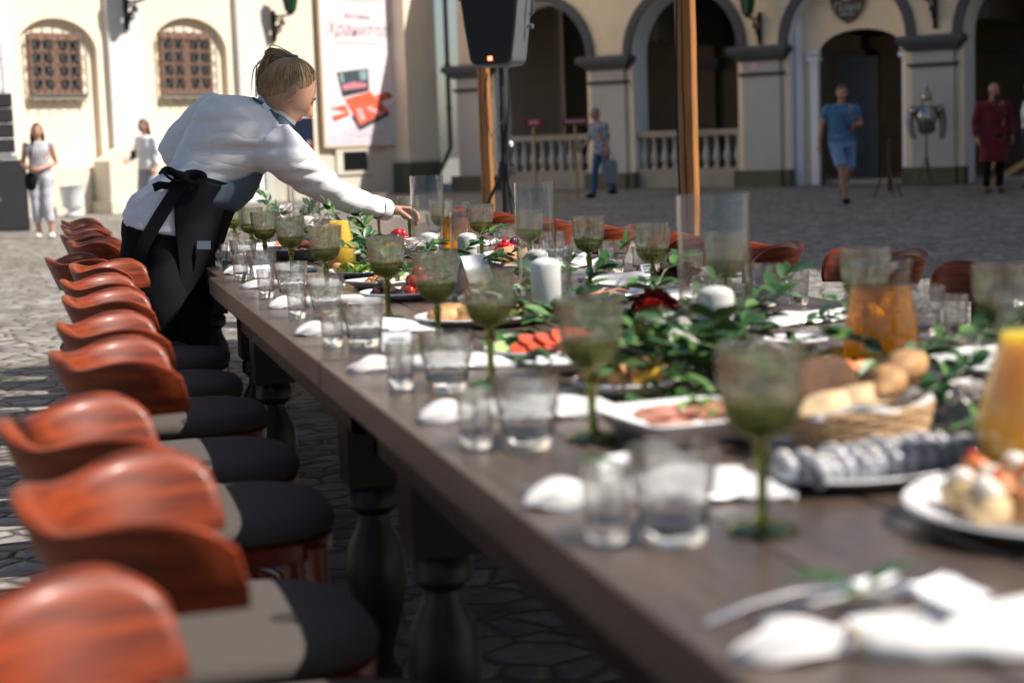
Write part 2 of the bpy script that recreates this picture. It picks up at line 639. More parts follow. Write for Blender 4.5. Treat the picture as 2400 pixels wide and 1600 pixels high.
# ---- sunlit palace front
FQ, FRZ = (7.42, 38.6, 0), math.atan2(0.6, 0.8)
pal = thing('palace_building', 'sunlit cream palace front with barred windows in shallow arched niches', 'building', FQ, FRZ)
mb = MB()
niches = [(-9.84, -8.0, 0.9, 3.05, 0.63), (-6.64, -4.66, 0.9, 3.12, 0.68)]
arch_wall(mb, -24, 0.3, 0, 12, niches, 0, 0.13, 0, 0, False)
for xl, xr, zb, zs, r in niches:
    mb.add([(xl, 0.13, zb), (xr, 0.13, zb), (xr, 0.13, 4.1), (xl, 0.13, 4.1)], [(0, 1, 2, 3)])
mb.add([(-24, 0.6, 0), (0.3, 0.6, 0), (0.3, 0.6, 12), (-24, 0.6, 12), (-24, 0, 12), (0.3, 0, 12), (-24, 0, 0)], [(1, 0, 3, 2), (4, 5, 2, 3), (0, 6, 4, 3)])
# projecting corner block beside the arcade
c1, c2, c3, c4 = (0.3, 0), (0.328, -0.5), (1.42, -0.5), (1.42, 0.6)
for a, b in ((c1, c2), (c2, c3)):
    mb.add([(*a, 0), (*b, 0), (*b, 12), (*a, 12)], [(0, 1, 2, 3)])
mb.build('wall', CREAMS, pal, False)
mb = MB()
for xl, xr in ((-11.6, -10.06), (-7.8, -6.97), (-4.45, -3.62)):
    mb.box(((xl + xr) / 2, -0.06, 6.0), (xr - xl, 0.12, 11.98))
    mb.build('pilaster', PALE, pal, False)
    mb = MB()
mb = MB()
mb.box((-16.2, -0.03, 0.46), (15.6, 0.055, 0.92)).box((-3.3, -0.03, 0.46), (7.1, 0.055, 0.92))
mb.prism([(-8.3, 0), (-6.85, 0), (-6.85, 1.12), (-7.0, 1.3), (-7.7, 1.3), (-8.3, 1.0)], -0.55, -0.065)
mb.box((-7.57, -0.3, 0.12), (1.62, 0.7, 0.24))
mb.build('base_course', LSTONE, pal, False)
mb = MB()
P = [(0.255, 0.0), (0.28, -0.56), (1.38, -0.56), (1.42, -0.5), (1.42, 0)]
mb.prism(P, 0, 0.70, ax=((1, 0, 0), (0, 1, 0), (0, 0, 1)))
mb.build('plinth', MOSSY, pal, False)
mb = MB()
P = [(0.25, 0.0), (0.27, -0.58), (1.39, -0.58), (1.43, -0.5), (1.43, 0)]
mb.prism(P, 0.702, 0.80, ax=((1, 0, 0), (0, 1, 0), (0, 0, 1)))
mb.build('plinth_cap', LSTONE, pal, False)

def barred_window(xc, zc, wd, ht, y, par):
    f = MB()
    f.box((xc, y, zc), (wd, 0.06, ht))
    cols, rows = 4, 4
    root = f.build('window', FRAME, par, False)
    p = MB()
    cx = [-0.36, -0.15, 0.15, 0.36]
    for i in range(4):
        for j in range(4):
            p.box((xc + cx[i] * wd, y - 0.031, zc + (j - 1.5) * ht * 0.215), (wd * 0.155, 0.012, ht * 0.165))
    p.build('pane', PANE, root, False)
    s = MB()
    s.box((xc, y - 0.06, zc - ht / 2 - 0.045), (wd + 0.10, 0.10, 0.09))
    s.build('sill', STONE, root, False)
    b = MB()
    n = 7
    st = (wd + ht) / 10.0
    for i in range(-9, 12):
        for sgn in (1, -1):
            x0 = xc - wd / 2 - 0.03
            x1 = xc + wd / 2 + 0.03
            zb, zt = zc - ht / 2 - 0.02, zc + ht / 2 + 0.05
            # diagonal z = zm + sgn * 1.5 (x - xc)
            zm = zc + i * 0.235
            pts = []
            for xx in np.linspace(x0, x1, 25):
                zz = zm + sgn * 1.5 * (xx - xc)
                if zb <= zz <= zt:
                    pts.append((xx, y - 0.14, zz))
            if len(pts) > 1:
                b.bar(pts[0], pts[-1], 0.012, 0.012)
    for xx in np.linspace(xc - wd / 2, xc + wd / 2, 6):
        b.bar((xx, y - 0.14, zc + ht / 2), (xx, y - 0.14, zc + ht / 2 + 0.11), 0.02)
        b.bar((xx, y - 0.14, zc - ht / 2 - 0.17), (xx, y - 0.02, zc - ht / 2 - 0.1), 0.02)
    for zz in (zc - ht / 2, zc + ht / 2):
        b.bar((xc - wd / 2 - 0.04, y - 0.14, zz), (xc + wd / 2 + 0.04, y - 0.14, zz), 0.02)
    for xx in (xc - wd / 2 - 0.03, xc + wd / 2 + 0.03):
        b.bar((xx, y - 0.14, zc - ht / 2), (xx, y - 0.14, zc + ht / 2), 0.018)
        for zz in (zc - ht / 3, zc, zc + ht / 3):
            b.bar((xx, y - 0.14, zz), (xx, y + 0.01, zz), 0.016)
    b.build('grille', GRILLE, root, False)

barred_window(-8.91, 2.83, 1.18, 1.12, 0.10, pal)
barred_window(-5.69, 2.89, 1.34, 1.20, 0.10, pal)
mb = MB()
mb.box((-1.05, -0.07, 0.8), (1.2, 0.06, 0.62)).build('window_surround', LSTONE, pal, False)
mb = MB()
mb.box((-1.05, -0.10, 0.79), (0.76, 0.02, 0.42))
cw = mb.build('window', PANE, pal, False)
mb = MB()
for i in range(10):
    mb.bar((-1.4 + i * 0.078, -0.125, 0.59), (-1.4 + i * 0.078, -0.125, 1.0), 0.012)
for i in range(4):
    mb.bar((-1.42, -0.13, 0.64 + i * 0.1), (-0.68, -0.13, 0.64 + i * 0.1), 0.012)
mb.build('grille', IRON, cw, False)
mb = MB()
mb.prism([(-24.2, -0.4), (0.4, -0.4), (0.4, 5), (-24.2, 5)], 12.0, 12.35, ax=((1, 0, 0), (0, 1, 0), (0, 0, 1))).build('roof', ROOFT, pal, False)

# ---- shaded arcade wing
AQ, ARZ = (9.1, 38.75, 0), math.atan2(-0.765, 0.644)
arcd = thing('arcade_wing', 'shaded cream arcade wing with grey pilasters, dark arch bands and deep round arches', 'building', AQ, ARZ)
ZS = 2.86
PC = [0.66, 4.32, 8.0, 11.65, 15.3, 19.0]
HW = 0.58
ops = []
for a, b in zip(PC[:-1], PC[1:]):
    ops.append((a + HW, b - HW, 0.0, ZS, (b - a - 2 * HW) / 2))
mb = MB()
arch_wall(mb, 0.25, 24, 0, 6.0, ops, 0, 0.62, 0, 1, True)
mb.add([(0.25, 0, 0), (0.25, 8, 0), (0.25, 8, 6), (0.25, 0, 6)], [(0, 1, 2, 3)])
mb.add([(0.25, 0, 6), (24, 0, 6), (24, 8, 6), (0.25, 8, 6)], [(0, 1, 2, 3)])
mb.build('wall', [CREAM, WHITEP], arcd, False)
MB().prism([(-0.25, 6.0), (8.2, 6.0), (4, 8.0)], 0.2, 24.2, ax=((0, 1, 0), (0, 0, 1), (1, 0, 0))).build('roof', ROOFT, arcd, False)
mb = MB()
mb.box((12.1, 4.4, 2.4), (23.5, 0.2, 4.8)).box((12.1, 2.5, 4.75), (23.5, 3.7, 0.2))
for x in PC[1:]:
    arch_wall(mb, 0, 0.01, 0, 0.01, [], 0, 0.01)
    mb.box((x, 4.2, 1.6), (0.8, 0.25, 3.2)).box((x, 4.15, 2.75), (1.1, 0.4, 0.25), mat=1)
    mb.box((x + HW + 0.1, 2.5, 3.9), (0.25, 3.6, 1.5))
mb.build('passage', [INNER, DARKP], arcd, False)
mb = MB()
mb.box((12.1, 2.4, 0.05), (23.4, 3.6, 0.1)).build('passage_floor', STONE, arcd, False)
for i, x in enumerate(PC):
    wd = 0.84
    mb = MB()
    mb.box((x, -0.05, 1.45), (wd, 0.1, 2.22))
    mb.box((x, -0.055, 2.44), (wd - 0.02, 0.11, 0.25))
    mb.build('pilaster', GREYP, arcd, False)
    mb = MB()
    # moulded neck and cap
    for z0, z1, o0, o1 in ((2.26, 2.33, 0.05, 0.10), (2.56, 2.70, 0.08, 0.22), (2.70, 2.78, 0.24, 0.27), (2.78, ZS, 0.28, 0.22)):
        r = []
        for z, o in ((z0, o0), (z1, o1)):
            hw = wd / 2 + o - 0.02
            r.append([(x - hw, 0.02, z), (x - hw, -0.1 - o, z), (x + hw, -0.1 - o, z), (x + hw, 0.02, z)])
        mb.loft(r)
    mb.build('capital', DARKP, arcd, False)
    mb = MB()
    mb.box((x, -0.02, 0.17), (2 * HW + 0.1, 0.26, 0.34)).box((x, -0.07, 0.165), (wd + 0.1, 0.3, 0.33))
    mb.build('plinth', MOSSY, arcd, False)
for xl, xr, zb, zs, r in ops:
    mb = MB()
    arch_band(mb, xl - 0.02, xr + 0.02, zs, r + 0.02, 0.19, -0.07, 0.03).build('arch_band', DARKP, arcd, False)
# balustrades close the two left bays
for (xl, xr, *_), lab in zip(ops[:2], ('stone balustrade in the arch behind the two red signs', 'stone balustrade in the arch beside the tall wooden post')):
    bal = thing('balustrade', lab, 'balustrade', Matrix.Rotation(ARZ, 3, 'Z') @ Vector((xl, 0.12, 0)) + Vector(AQ), ARZ, 'stone balustrades in the arcade')
    L = xr - xl
    MB().box((L / 2, 0.1, 0.2), (L - 0.01, 0.3, 0.4)).build('base_wall', STONE, bal, False)
    MB().box((L / 2, 0.1, 1.15), (L - 0.01, 0.26, 0.13)).build('rail', STONE, bal, False)
    prof = [(0.07, 0.40), (0.07, 0.45), (0.04, 0.47), (0.045, 0.5), (0.085, 0.60), (0.08, 0.68), (0.045, 0.84), (0.036, 0.96), (0.05, 1.0), (0.035, 1.03), (0.07, 1.05), (0.07, 1.09)]
    n = 10
    me = MB().lathe(prof, 12).mesh('baluster', GREYP)
    for i in range(n):
        o = bpy.data.objects.new('baluster', me)
        COL.objects.link(o)
        o.parent = bal
        o.location = ((i + 0.5) * L / n, 0.1, 0)
# infilled bay with the doorway
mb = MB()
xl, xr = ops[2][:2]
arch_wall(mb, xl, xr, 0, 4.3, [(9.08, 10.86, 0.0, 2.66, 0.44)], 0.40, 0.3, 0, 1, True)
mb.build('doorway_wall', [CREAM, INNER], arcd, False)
mb = MB()
for x in (8.99, 10.95):
    mb = MB().box((x, 0.36, 1.3), (0.16, 0.12, 2.6)).box((x, 0.33, 2.55), (0.26, 0.2, 0.1)).box((x, 0.34, 2.68), (0.22, 0.17, 0.08))
    mb.build('door_jamb', WHITEP, arcd, False)
MB().box((8.68, 0.3, 1.7), (0.12, 0.16, 3.4)).build('pilaster_strip', WHITEP, arcd, False)
mb = MB()
mb.box((9.35, 1.6, 1.3), (1.0, 0.1, 2.6)).box((10.75, 2.2, 1.4), (0.1, 1.4, 2.8))
mb.box((9.15, 0.8, 1.12), (0.5, 0.05, 0.08))
mb.build('inner_door', M('dark_grey_door', (0.10, 0.105, 0.11), 0.6), arcd, False)
mb = MB()
mb.tube([(0.02, -0.12, 5.9), (0.02, -0.12, 1.0), (-0.05, -0.22, 0.75), (-0.2, -0.42, 0.3)], 0.055, 10)
for z in (2.9, 1.9, 5):
    mb.lathe([(0.075, -0.03), (0.075, 0.03)], 10, (0.02, -0.12, z))
tag(mb.build('drainpipe', M('drainpipe_paint', (0.085, 0.055, 0.05), 0.5)), 'dark brown drainpipe running down the corner beside the arcade', 'drainpipe')
o = COL.objects['drainpipe']
o.location, o.rotation_euler = AQ, (0, 0, ARZ)

# ---- wall lanterns
def lantern(q, rz, x, z, label, y=0.0):
    t = thing('wall_lantern', label, 'lantern', Matrix.Rotation(rz, 3, 'Z') @ Vector((x, y, z)) + Vector(q), rz, 'green glass wall lanterns')
    b = MB()
    b.box((0, -0.02, 0), (0.06, 0.04, 0.5))
    pts = [(0, -0.03, -0.2)] + [(0, -0.05 - 0.3 * i / 10, -0.2 + 0.36 * math.sin(i / 10 * 1.9)) for i in range(1, 11)]
    b.tube(pts, 0.018, 6)
    for cy, cz, r in ((-0.12, -0.06, 0.07), (-0.22, 0.03, 0.05), (-0.08, 0.12, 0.06)):
        b.tube([(0.012, cy + r * math.cos(a) * (1 - a / 12), cz + r * math.sin(a) * (1 - a / 12)) for a in np.linspace(0, 7.5, 22)], 0.016, 5)
    b.tube([(0, -0.02, 0.15), (0, -0.4, 0.16)], 0.016, 6)
    b.build('bracket', IRON, t)
    c = (0, -0.42, 0.2)
    h = MB()
    h.lathe([(0.03, -0.05), (0.075, 0.0), (0.085, 0.02)], 6, c).lathe([(0.17, 0.42), (0.19, 0.44), (0.10, 0.56), (0.04, 0.62), (0.05, 0.66), (0.01, 0.74)], 6, c)
    for k in range(6):
        a = k * math.pi / 3
        h.bar((c[0] + 0.085 * math.cos(a), c[1] + 0.085 * math.sin(a), c[2] + 0.02), (c[0] + 0.165 * math.cos(a), c[1] + 0.165 * math.sin(a), c[2] + 0.42), 0.016)
    h.build('frame', IRON, t, False)
    MB().lathe([(0.078, 0.02), (0.158, 0.42)], 6, c).build('glass', GREENG, t, False)
    t.scale = (1.3, 1.3, 1.3)

lantern(AQ, ARZ, 7.95, 3.22, 'green glass lantern on a scrolled iron bracket above the middle grey pilaster')
lantern(AQ, ARZ, 11.68, 3.3, 'green glass lantern on an iron bracket right of the brown shield sign')
lantern(FQ, FRZ, -7.35, 3.82, 'green glass lantern on the pale pilaster between the two barred windows', -0.12)
lantern(FQ, FRZ, -3.3, 3.70, 'iron bracket lantern on the cream wall above the woman bending over the table')

# ---- exhibition banner
BANW, BANT = M('banner_cloth', (0.80, 0.70, 0.72), 0.6, var=0.04), M('banner_print', (0.45, 0.18, 0.24), 0.7)
bn = thing('exhibition_banner', 'tall pale pink exhibition banner with an open jewellery box printed on it', 'banner', Matrix.Rotation(FRZ, 3, 'Z') @ Vector((-2.0, -0.14, 1.13)) + Vector(FQ), FRZ)
BW = 2.38
mb = MB()
mb.box((BW / 2, 0.03, 2.6), (BW, 0.03, 5.2)).build('cloth', BANW, bn, False)
mb = MB()
for x in (-0.03, BW + 0.03):
    mb.bar((x, 0.035, -0.02), (x, 0.035, 5.25), 0.04)
mb.bar((0, 0.035, -0.02), (BW, 0.035, -0.02), 0.04)
mb.build('frame', M('gilt_frame', (0.55, 0.40, 0.22), 0.5), bn, False)

def lettering(txt, size, loc, mat, par, name='lettering', shear=0.0, spacing=1.0, rot=(rad(90), 0, 0)):
    c = bpy.data.curves.new(name, 'FONT')
    c.body = txt
    c.size = size
    c.shear = shear
    c.space_character = spacing
    c.align_x = 'CENTER'
    c.extrude = 0.002
    c.materials.append(mat)
    tmp = bpy.data.objects.new(name, c)
    COL.objects.link(tmp)
    dg = bpy.context.evaluated_depsgraph_get()
    me = bpy.data.meshes.new_from_object(tmp.evaluated_get(dg))
    bpy.data.objects.remove(tmp)
    o = bpy.data.objects.new(name, me)
    COL.objects.link(o)
    o.parent = par
    o.location = loc
    o.rotation_euler = rot
    return o

PRINTP, PRINTD = M('faded_red_print', (0.72, 0.42, 0.47), 0.7), M('grey_print', (0.36, 0.25, 0.29), 0.7)
lettering('Хранителі', 0.42, (BW / 2, 0.008, 2.42), PRINTD, bn, shear=0.4, spacing=1.02)
lettering('Виставка', 0.17, (BW / 2, 0.008, 2.80), PRINTD, bn, spacing=1.15)
mb = MB()
for z, x0, x1, h in ((3.22, 0.34, 2.02, 0.035), (3.32, 0.22, 2.16, 0.035), (3.58, 0.3, 2.1, 0.04)):
    x = x0
    while x < x1:
        wd = random.uniform(0.06, 0.17)
        mb.box((x + wd / 2, 0.010, z), (wd, 0.006, h))
        x += wd + 0.03
mb.build('small_print', PRINTP, bn, False)
mb = MB()
for z, x0, x1 in ((2.27, 0.5, 1.9), (0.23, 0.8, 1.54)):
    x = x0
    while x < x1:
        wd = random.uniform(0.05, 0.14)
        mb.box((x + wd / 2, 0.010, z), (wd, 0.006, 0.025))
        x += wd + 0.03
mb.build('small_print', M('pale_print', (0.55, 0.45, 0.48), 0.7), bn, False)
def flat(poly, lay, mb, mat):
    # picture coordinates of the banner: 0..1 across, metres up
    mb.prism([(px * BW, pz) for px, pz in poly], 0.012 - lay * 0.003, 0.015 - lay * 0.003, mat=mat)
mb = MB()
Bz = lambda y: (1488 - y) / 1488 * 3.26
Bx = lambda x, y: (x - (75 + 70 * y / 1488)) / (755 - 15 * y / 1488)
def poly(pts, lay, mat):
    flat([(Bx(x, y), Bz(y)) for x, y in pts], lay, mb, mat)
poly([(170, 1390), (420, 1290), (560, 1200), (860, 1050), (876, 1480), (150, 1480)], 0, 5)
poly([(250, 752), (572, 706), (582, 935), (310, 1000)], 1, 0)
poly([(268, 765), (555, 722), (562, 890), (308, 945)], 2, 1)
poly([(275, 765), (310, 760), (325, 850), (295, 860)], 3, 2)
poly([(475, 735), (555, 722), (558, 820), (490, 830)], 3, 2)
poly([(300, 880), (420, 845), (550, 860), (555, 900), (310, 930)], 3, 4)
poly([(330, 1020), (590, 940), (800, 1150), (480, 1290)], 1, 3)
poly([(395, 1190), (480, 1338), (795, 1185), (770, 1150), (485, 1290), (430, 1180)], 2, 0)
poly([(445, 1120), (500, 1110), (545, 1225), (490, 1250)], 3, 6)
poly([(540, 1110), (590, 1090), (735, 1170), (690, 1195)], 3, 6)
poly([(650, 980), (750, 950), (840, 1000), (700, 1050)], 1, 3)
poly([(740, 950), (790, 955), (830, 1000), (790, 990)], 2, 0)
poly([(175, 1110), (340, 1075), (380, 1180), (230, 1240), (200, 1190), (360, 1150)], 2, 3)
mb.build('printed_picture', [M('print_black', (0.03, 0.035, 0.04), 0.7), M('print_slate', (0.05, 0.07, 0.085), 0.7), M('print_teal', (0.24, 0.36, 0.38), 0.7), M('print_red', (0.70, 0.11, 0.05), 0.7, var=0.25, scale=3), M('print_pink', (0.60, 0.22, 0.26), 0.7), M('print_lilac_grey', (0.60, 0.57, 0.62), 0.7), M('print_coral', (0.80, 0.40, 0.38), 0.7)], bn, False)

# ---- shield sign over the doorway
sg = thing('shield_sign', 'dark brown shield-shaped sign lettered in pale green over the arched doorway', 'sign', Matrix.Rotation(ARZ, 3, 'Z') @ Vector((9.72, 0.34, 3.22)) + Vector(AQ), ARZ)
mb = MB()
sh = [(0, 0.0), (0.18, 0.10), (0.31, 0.26), (0.37, 0.48), (0.36, 0.75), (0, 0.86), (-0.36, 0.75), (-0.37, 0.48), (-0.31, 0.26), (-0.18, 0.10)]
mb.prism(sh, -0.03, 0.03).build('board', M('sign_board', (0.035, 0.018, 0.014), 0.5), sg, False)
SGT = M('sign_paint', (0.34, 0.42, 0.36), 0.6)
lettering('Пани', 0.25, (0, -0.035, 0.24), SGT, sg, shear=0.15)
mb = MB()
for i in range(6):
    mb.box((-0.13 + i * 0.052, -0.034, 0.18), (0.035, 0.008, 0.04))
mb.build('small_letters', SGT, sg, False)
MB().ball((0, -0.03, 0.55), (0.16, 0.012, 0.10), 20, 10).build('emblem', M('sign_cream', (0.5, 0.58, 0.5), 0.6), sg)
mb = MB().lathe([(0.085, 0), (0.085, 0.01)], 24)
o = mb.build('no_smoking_sign', [M('pink_white_sign', (0.62, 0.36, 0.52), 0.5)])
tag(o, 'small round pink and white notice on the middle grey pilaster', 'sign')
o.rotation_euler = (rad(90), 0, ARZ)
o.location = Matrix.Rotation(ARZ, 3, 'Z') @ Vector((7.86, -0.112, 2.47)) + Vector(AQ)
MB().bar((-0.055, -0.055, 0.012), (0.055, 0.055, 0.012), 0.016, 0.006).build('slash', M('sign_white', (0.8, 0.7, 0.78), 0.5), o, False)

# ---- house on the right side of the court, and the tree beside it (they shade the court)
ho = thing('town_house', 'tall plastered house closing the right side of the court', 'building', (20.8, 4.9, 0), 0)
mb = MB()
mb.box((6, 12.2, 9.2), (12, 24.4, 18.4)).build('wall', CREAM, ho, False)
mb = MB()
for j in range(4):
    for i in range(5):
        mb.box((-0.03, 2.2 + i * 3.7, 2.4 + j * 3.6), (0.08, 1.2, 1.9))
mb.build('window', PANE, ho, False)
MB().prism([(-0.4, 18.4), (12.4, 18.4), (6, 22)], -0.4, 24.8, ax=((1, 0, 0), (0, 0, 1), (0, 1, 0))).build('roof', ROOFT, ho, False)

LEAF = M('tree_leaf', (0.06, 0.12, 0.03), 0.5)
BARK = M('bark', (0.12, 0.09, 0.065), 0.9, st=(1, 1, 0.2), bmp=0.01)
tr = thing('linden_tree', 'unseen leafy tree at the right, its canopy widened to cut skylight', 'tree', (8.2, 0.6, 0))
mb = MB()
mb.tube([(0, 0, 0), (0.05, 0, 2), (-0.1, 0.1, 4), (-0.9, 0.6, 6), (-2.4, 1.2, 7.2)], [0.24, 0.2, 0.17, 0.11, 0.04], 12)
mb.tube([(-0.1, 0.1, 4), (0.6, 0.4, 6), (1.0, 0.5, 8)], [0.15, 0.1, 0.03], 10)
mb.tube([(-0.9, 0.6, 6), (-2.1, 2.0, 6.9), (-3.05, 3.3, 7.2), (-3.15, 5.9, 7.15)], [0.1, 0.06, 0.035, 0.012], 8)
mb.build('trunk', BARK, tr)
mb = MB()
def leaves(c, r, n, L=0.085):
    for _ in range(n):
        d = rng.normal(size=3)
        d /= np.linalg.norm(d)
        p = np.array(c) + np.array(r) * d * rng.uniform(0.1, 1) ** 0.6
        q = rng.normal(size=3)
        mb.leaf(p, q, rng.normal(size=3), L * rng.uniform(0.7, 1.3), L * 0.75, 0, 0.2, 2)
TREEC = np.array([8.2, 0.6, 0])
CLUMPS = [((5.22, 3.68, 7.2), (0.20, 0.26, 0.2), 130), ((5.04, 3.70, 7.2), (0.16, 0.3, 0.2), 120), ((4.99, 4.2, 7.1), (0.24, 0.4, 0.25), 200), ((5.02, 5.2, 7.1), (0.26, 0.7, 0.3), 450), ((5.02, 6.5, 7.1), (0.26, 0.7, 0.3), 450)]
for c, r, n in CLUMPS:
    leaves(np.array(c) - TREEC, r, n)
leaves((0.6, 0.8, 8.0), (1.6, 1.6, 1.3), 700, 0.16)
for _ in range(5200):  # unseen canopy added to shade the left ground and cut skylight over the table
    p = np.array([rng.uniform(-1.5, 4.75), rng.uniform(-3.2, 4.9), rng.uniform(6.5, 7.9)]) - TREEC
    if p[0] + TREEC[0] > 4.72 + 0.78 * (p[2] - 7.0):
        continue
    if math.sin(p[0] * 1.9 + 1) * math.sin(p[1] * 1.6) + 0.35 * math.sin(p[0] * 5 + p[1] * 4) < -0.42:
        continue
    mb.leaf(p, rng.normal(size=3), rng.normal(size=3), rng.uniform(0.14, 0.26), 0.15, 0, 0.2, 2)
for x0, x1, y0, y1, n in ((7.3, 11.0, -6.5, 3.6, 1900), (-1.5, 4.2, -8.0, -3.2, 1700)):  # more out-of-view leaves, added only to block sky light
    for _ in range(n):
        p = np.array([rng.uniform(x0, x1), rng.uniform(y0, y1), rng.uniform(6.5, 8.2)]) - TREEC
        mb.leaf(p, rng.normal(size=3), rng.normal(size=3), rng.uniform(0.2, 0.34), 0.2, 0, 0.2, 2)
mb.build('crown_and_added_canopy', LEAF, tr, False)

# ------------------------------------------------------------------ banquet tables
TZ = 0.75
TW = wood('dark_table_wood', (0.036, 0.025, 0.019), (0.125, 0.087, 0.066), 0.36, (9, 0.7, 9), 4.0, coat=0.15)
TWD = wood('dark_turned_wood', (0.008, 0.0055, 0.004), (0.024, 0.016, 0.012), 0.4, (4, 4, 0.8), 4.0)
XL, XR = 0.464, 1.755
def make_table(y0, y1, label, dx=0.0):
    t = thing('banquet_table', label, 'table', (dx, y0, 0), 0, 'dark wooden tables joined end to end')
    L = y1 - y0
    mb = MB()
    n = 7
    pw = (XR - XL) / n
    for i in range(n):
        mb.box((XL + (i + 0.5) * pw, L / 2, TZ - 0.028 - 0.0006 * (i % 2)), (pw - 0.0025, L - 0.006, 0.056))
    top = mb.build('tabletop', TW, t, False)
    bv = top.modifiers.new('bevel', 'BEVEL')
    bv.width, bv.segments = 0.004, 2
    mb = MB()
    mb.box(((XL + XR) / 2, 0.12, 0.64), (XR - XL - 0.16, 0.04, 0.105)).box(((XL + XR) / 2, L - 0.12, 0.64), (XR - XL - 0.16, 0.04, 0.105))
    for x in (XL + 0.1, XR - 0.1):
        mb.box((x, L / 2, 0.64), (0.04, L - 0.2, 0.105))
    mb.build('frame', TWD, t, False)
    prof = [(0.035, 0.0), (0.045, 0.02), (0.045, 0.05), (0.028, 0.07), (0.032, 0.1), (0.05, 0.16), (0.066, 0.24), (0.06, 0.31), (0.036, 0.36), (0.034, 0.38), (0.055, 0.40), (0.055, 0.43), (0.04, 0.45)]
    for x in (XL + 0.15, XR - 0.15):
        for y in (0.32, L - 0.32):
            mb = MB().lathe(prof, 20, (x, y, 0)).box((x, y, 0.57), (0.12, 0.12, 0.245))
            mb.build('leg', TWD, t)
    return t

make_table(-1.43, 0.858, 'dark wooden table whose edge leaves the picture at the lower right')
make_table(0.860, 3.143, 'nearest full dark wooden table, carrying the bread basket and big platters')
make_table(3.147, 5.43, 'dark wooden table under the cherry tomatoes and the square cheese dish')
make_table(5.434, 7.72, 'dark wooden table the woman in the black apron leans over', 0.03)
make_table(7.724, 10.0, 'farthest dark wooden table, mostly hidden behind the bending woman', 0.05)

# ------------------------------------------------------------------ glassware
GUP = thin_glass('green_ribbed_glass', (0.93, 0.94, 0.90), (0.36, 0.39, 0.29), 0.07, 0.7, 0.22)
GLO = glass('green_diamond_glass', (0.62, 0.64, 0.45), 0.85)
GST = glass('green_stem_glass', (0.36, 0.39, 0.20), 0.85)
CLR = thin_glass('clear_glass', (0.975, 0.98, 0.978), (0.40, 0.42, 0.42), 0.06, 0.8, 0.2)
CLRB = glass('thick_clear_glass', (0.975, 0.982, 0.98), 0.95)
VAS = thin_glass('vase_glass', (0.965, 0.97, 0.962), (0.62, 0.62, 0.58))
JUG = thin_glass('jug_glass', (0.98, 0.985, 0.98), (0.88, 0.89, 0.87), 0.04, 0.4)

def make_goblet():
    t = thing('wine_goblet', 'goblet', 'goblet', (0, 0, -5))
    S = 120
    def skin(th, z):
        up = min(1, max(0, (z - 0.130) / 0.010))
        lo = 1 - min(1, max(0, (z - 0.124) / 0.010))
        a = 1 + 0.045 * up * (np.abs(np.cos(12 * th)) - 0.6)
        return a * (1 + 0.055 * lo * np.cos(10 * th + z * 620) * np.cos(10 * th - z * 620))
    out = [(0.009, 0.094), (0.016, 0.0955), (0.024, 0.1), (0.0295, 0.106), (0.033, 0.112), (0.0355, 0.119), (0.0375, 0.128), (0.0385, 0.134), (0.0395, 0.142), (0.0408, 0.155), (0.0418, 0.17), (0.0425, 0.184), (0.0423, 0.186), (0.0413, 0.186)]
    inn = [(0.0413, 0.186), (0.0405, 0.184), (0.0398, 0.17), (0.0388, 0.155), (0.0375, 0.142), (0.0355, 0.128), (0.0335, 0.121), (0.030, 0.114), (0.024, 0.107), (0.012, 0.102), (0.001, 0.1015)]
    fine = []
    for (a, b), (c, d) in zip(out[:-1], out[1:]):
        n = 4 if b < 0.136 else 1
        fine += [(a + (c - a) * k / n, b + (d - b) * k / n) for k in range(n)]
    fine.append(out[-1])
    mb = MB().lathe(fine, S, (0, 0, 0), skin, (False, False), 0).lathe(inn, S, (0, 0, 0), None, (False, True), 0)
    V = np.concatenate(mb.v)
    mb.m = []
    for q in mb.f:
        c = V[list(q)].mean(0)
        th = math.atan2(c[1], c[0])
        mb.m.append(1 if c[2] < 0.124 + 0.009 * abs(math.cos(10 * th)) else 0)
    mb.build('bowl', [GUP, GLO], t, True, 60)
    hexa = lambda th, z: 1 + 0.05 * np.cos(8 * th)
    mb = MB().lathe([(0.0095, 0.0938), (0.0058, 0.09), (0.0066, 0.084), (0.0086, 0.078), (0.0068, 0.07), (0.0056, 0.05), (0.0052, 0.03), (0.0065, 0.015), (0.012, 0.0085)], 24, (0, 0, 0), hexa)
    mb.build('stem', GST, t, True, 60)
    mb = MB().lathe([(0.012, 0.0083), (0.024, 0.0062), (0.034, 0.0035), (0.0355, 0.0018), (0.034, 0.0004)], 48, (0, 0, 0), lambda th, z: 1 + 0.006 * np.cos(24 * th))
    mb.build('foot', GST, t, True, 60)
    t.scale = (1.04, 1.04, 1.02)
    return t

def make_tumbler():
    t = thing('water_glass', 'tumbler', 'glass', (0, 0, -5))
    S = 72
    def fac(th, z):
        k = 1.0 if z < 0.048 else max(0, 1 - (z - 0.048) / 0.008)
        return 1 - k * 0.035 * np.abs(np.sin(4.5 * th))
    out = [(0.031, 0.0), (0.0325, 0.002), (0.0335, 0.012), (0.036, 0.03), (0.0385, 0.048), (0.041, 0.053), (0.042, 0.058), (0.044, 0.075), (0.0455, 0.0935), (0.0452, 0.095), (0.0442, 0.095)]
    inn = [(0.0442, 0.095), (0.0425, 0.075), (0.0405, 0.058), (0.0365, 0.048), (0.0335, 0.03), (0.031, 0.018), (0.028, 0.015), (0.001, 0.014)]
    mb = MB().lathe(out, S, (0, 0, 0), fac, (True, False), 0).lathe(inn, S, (0, 0, 0), None, (False, True), 0)
    mb.m = [1 if max(mb_z(mb, q)) < 0.05 else 0 for q in mb.f]
    mb.build('wall', [CLR, CLRB], t, True, 50)
    return t

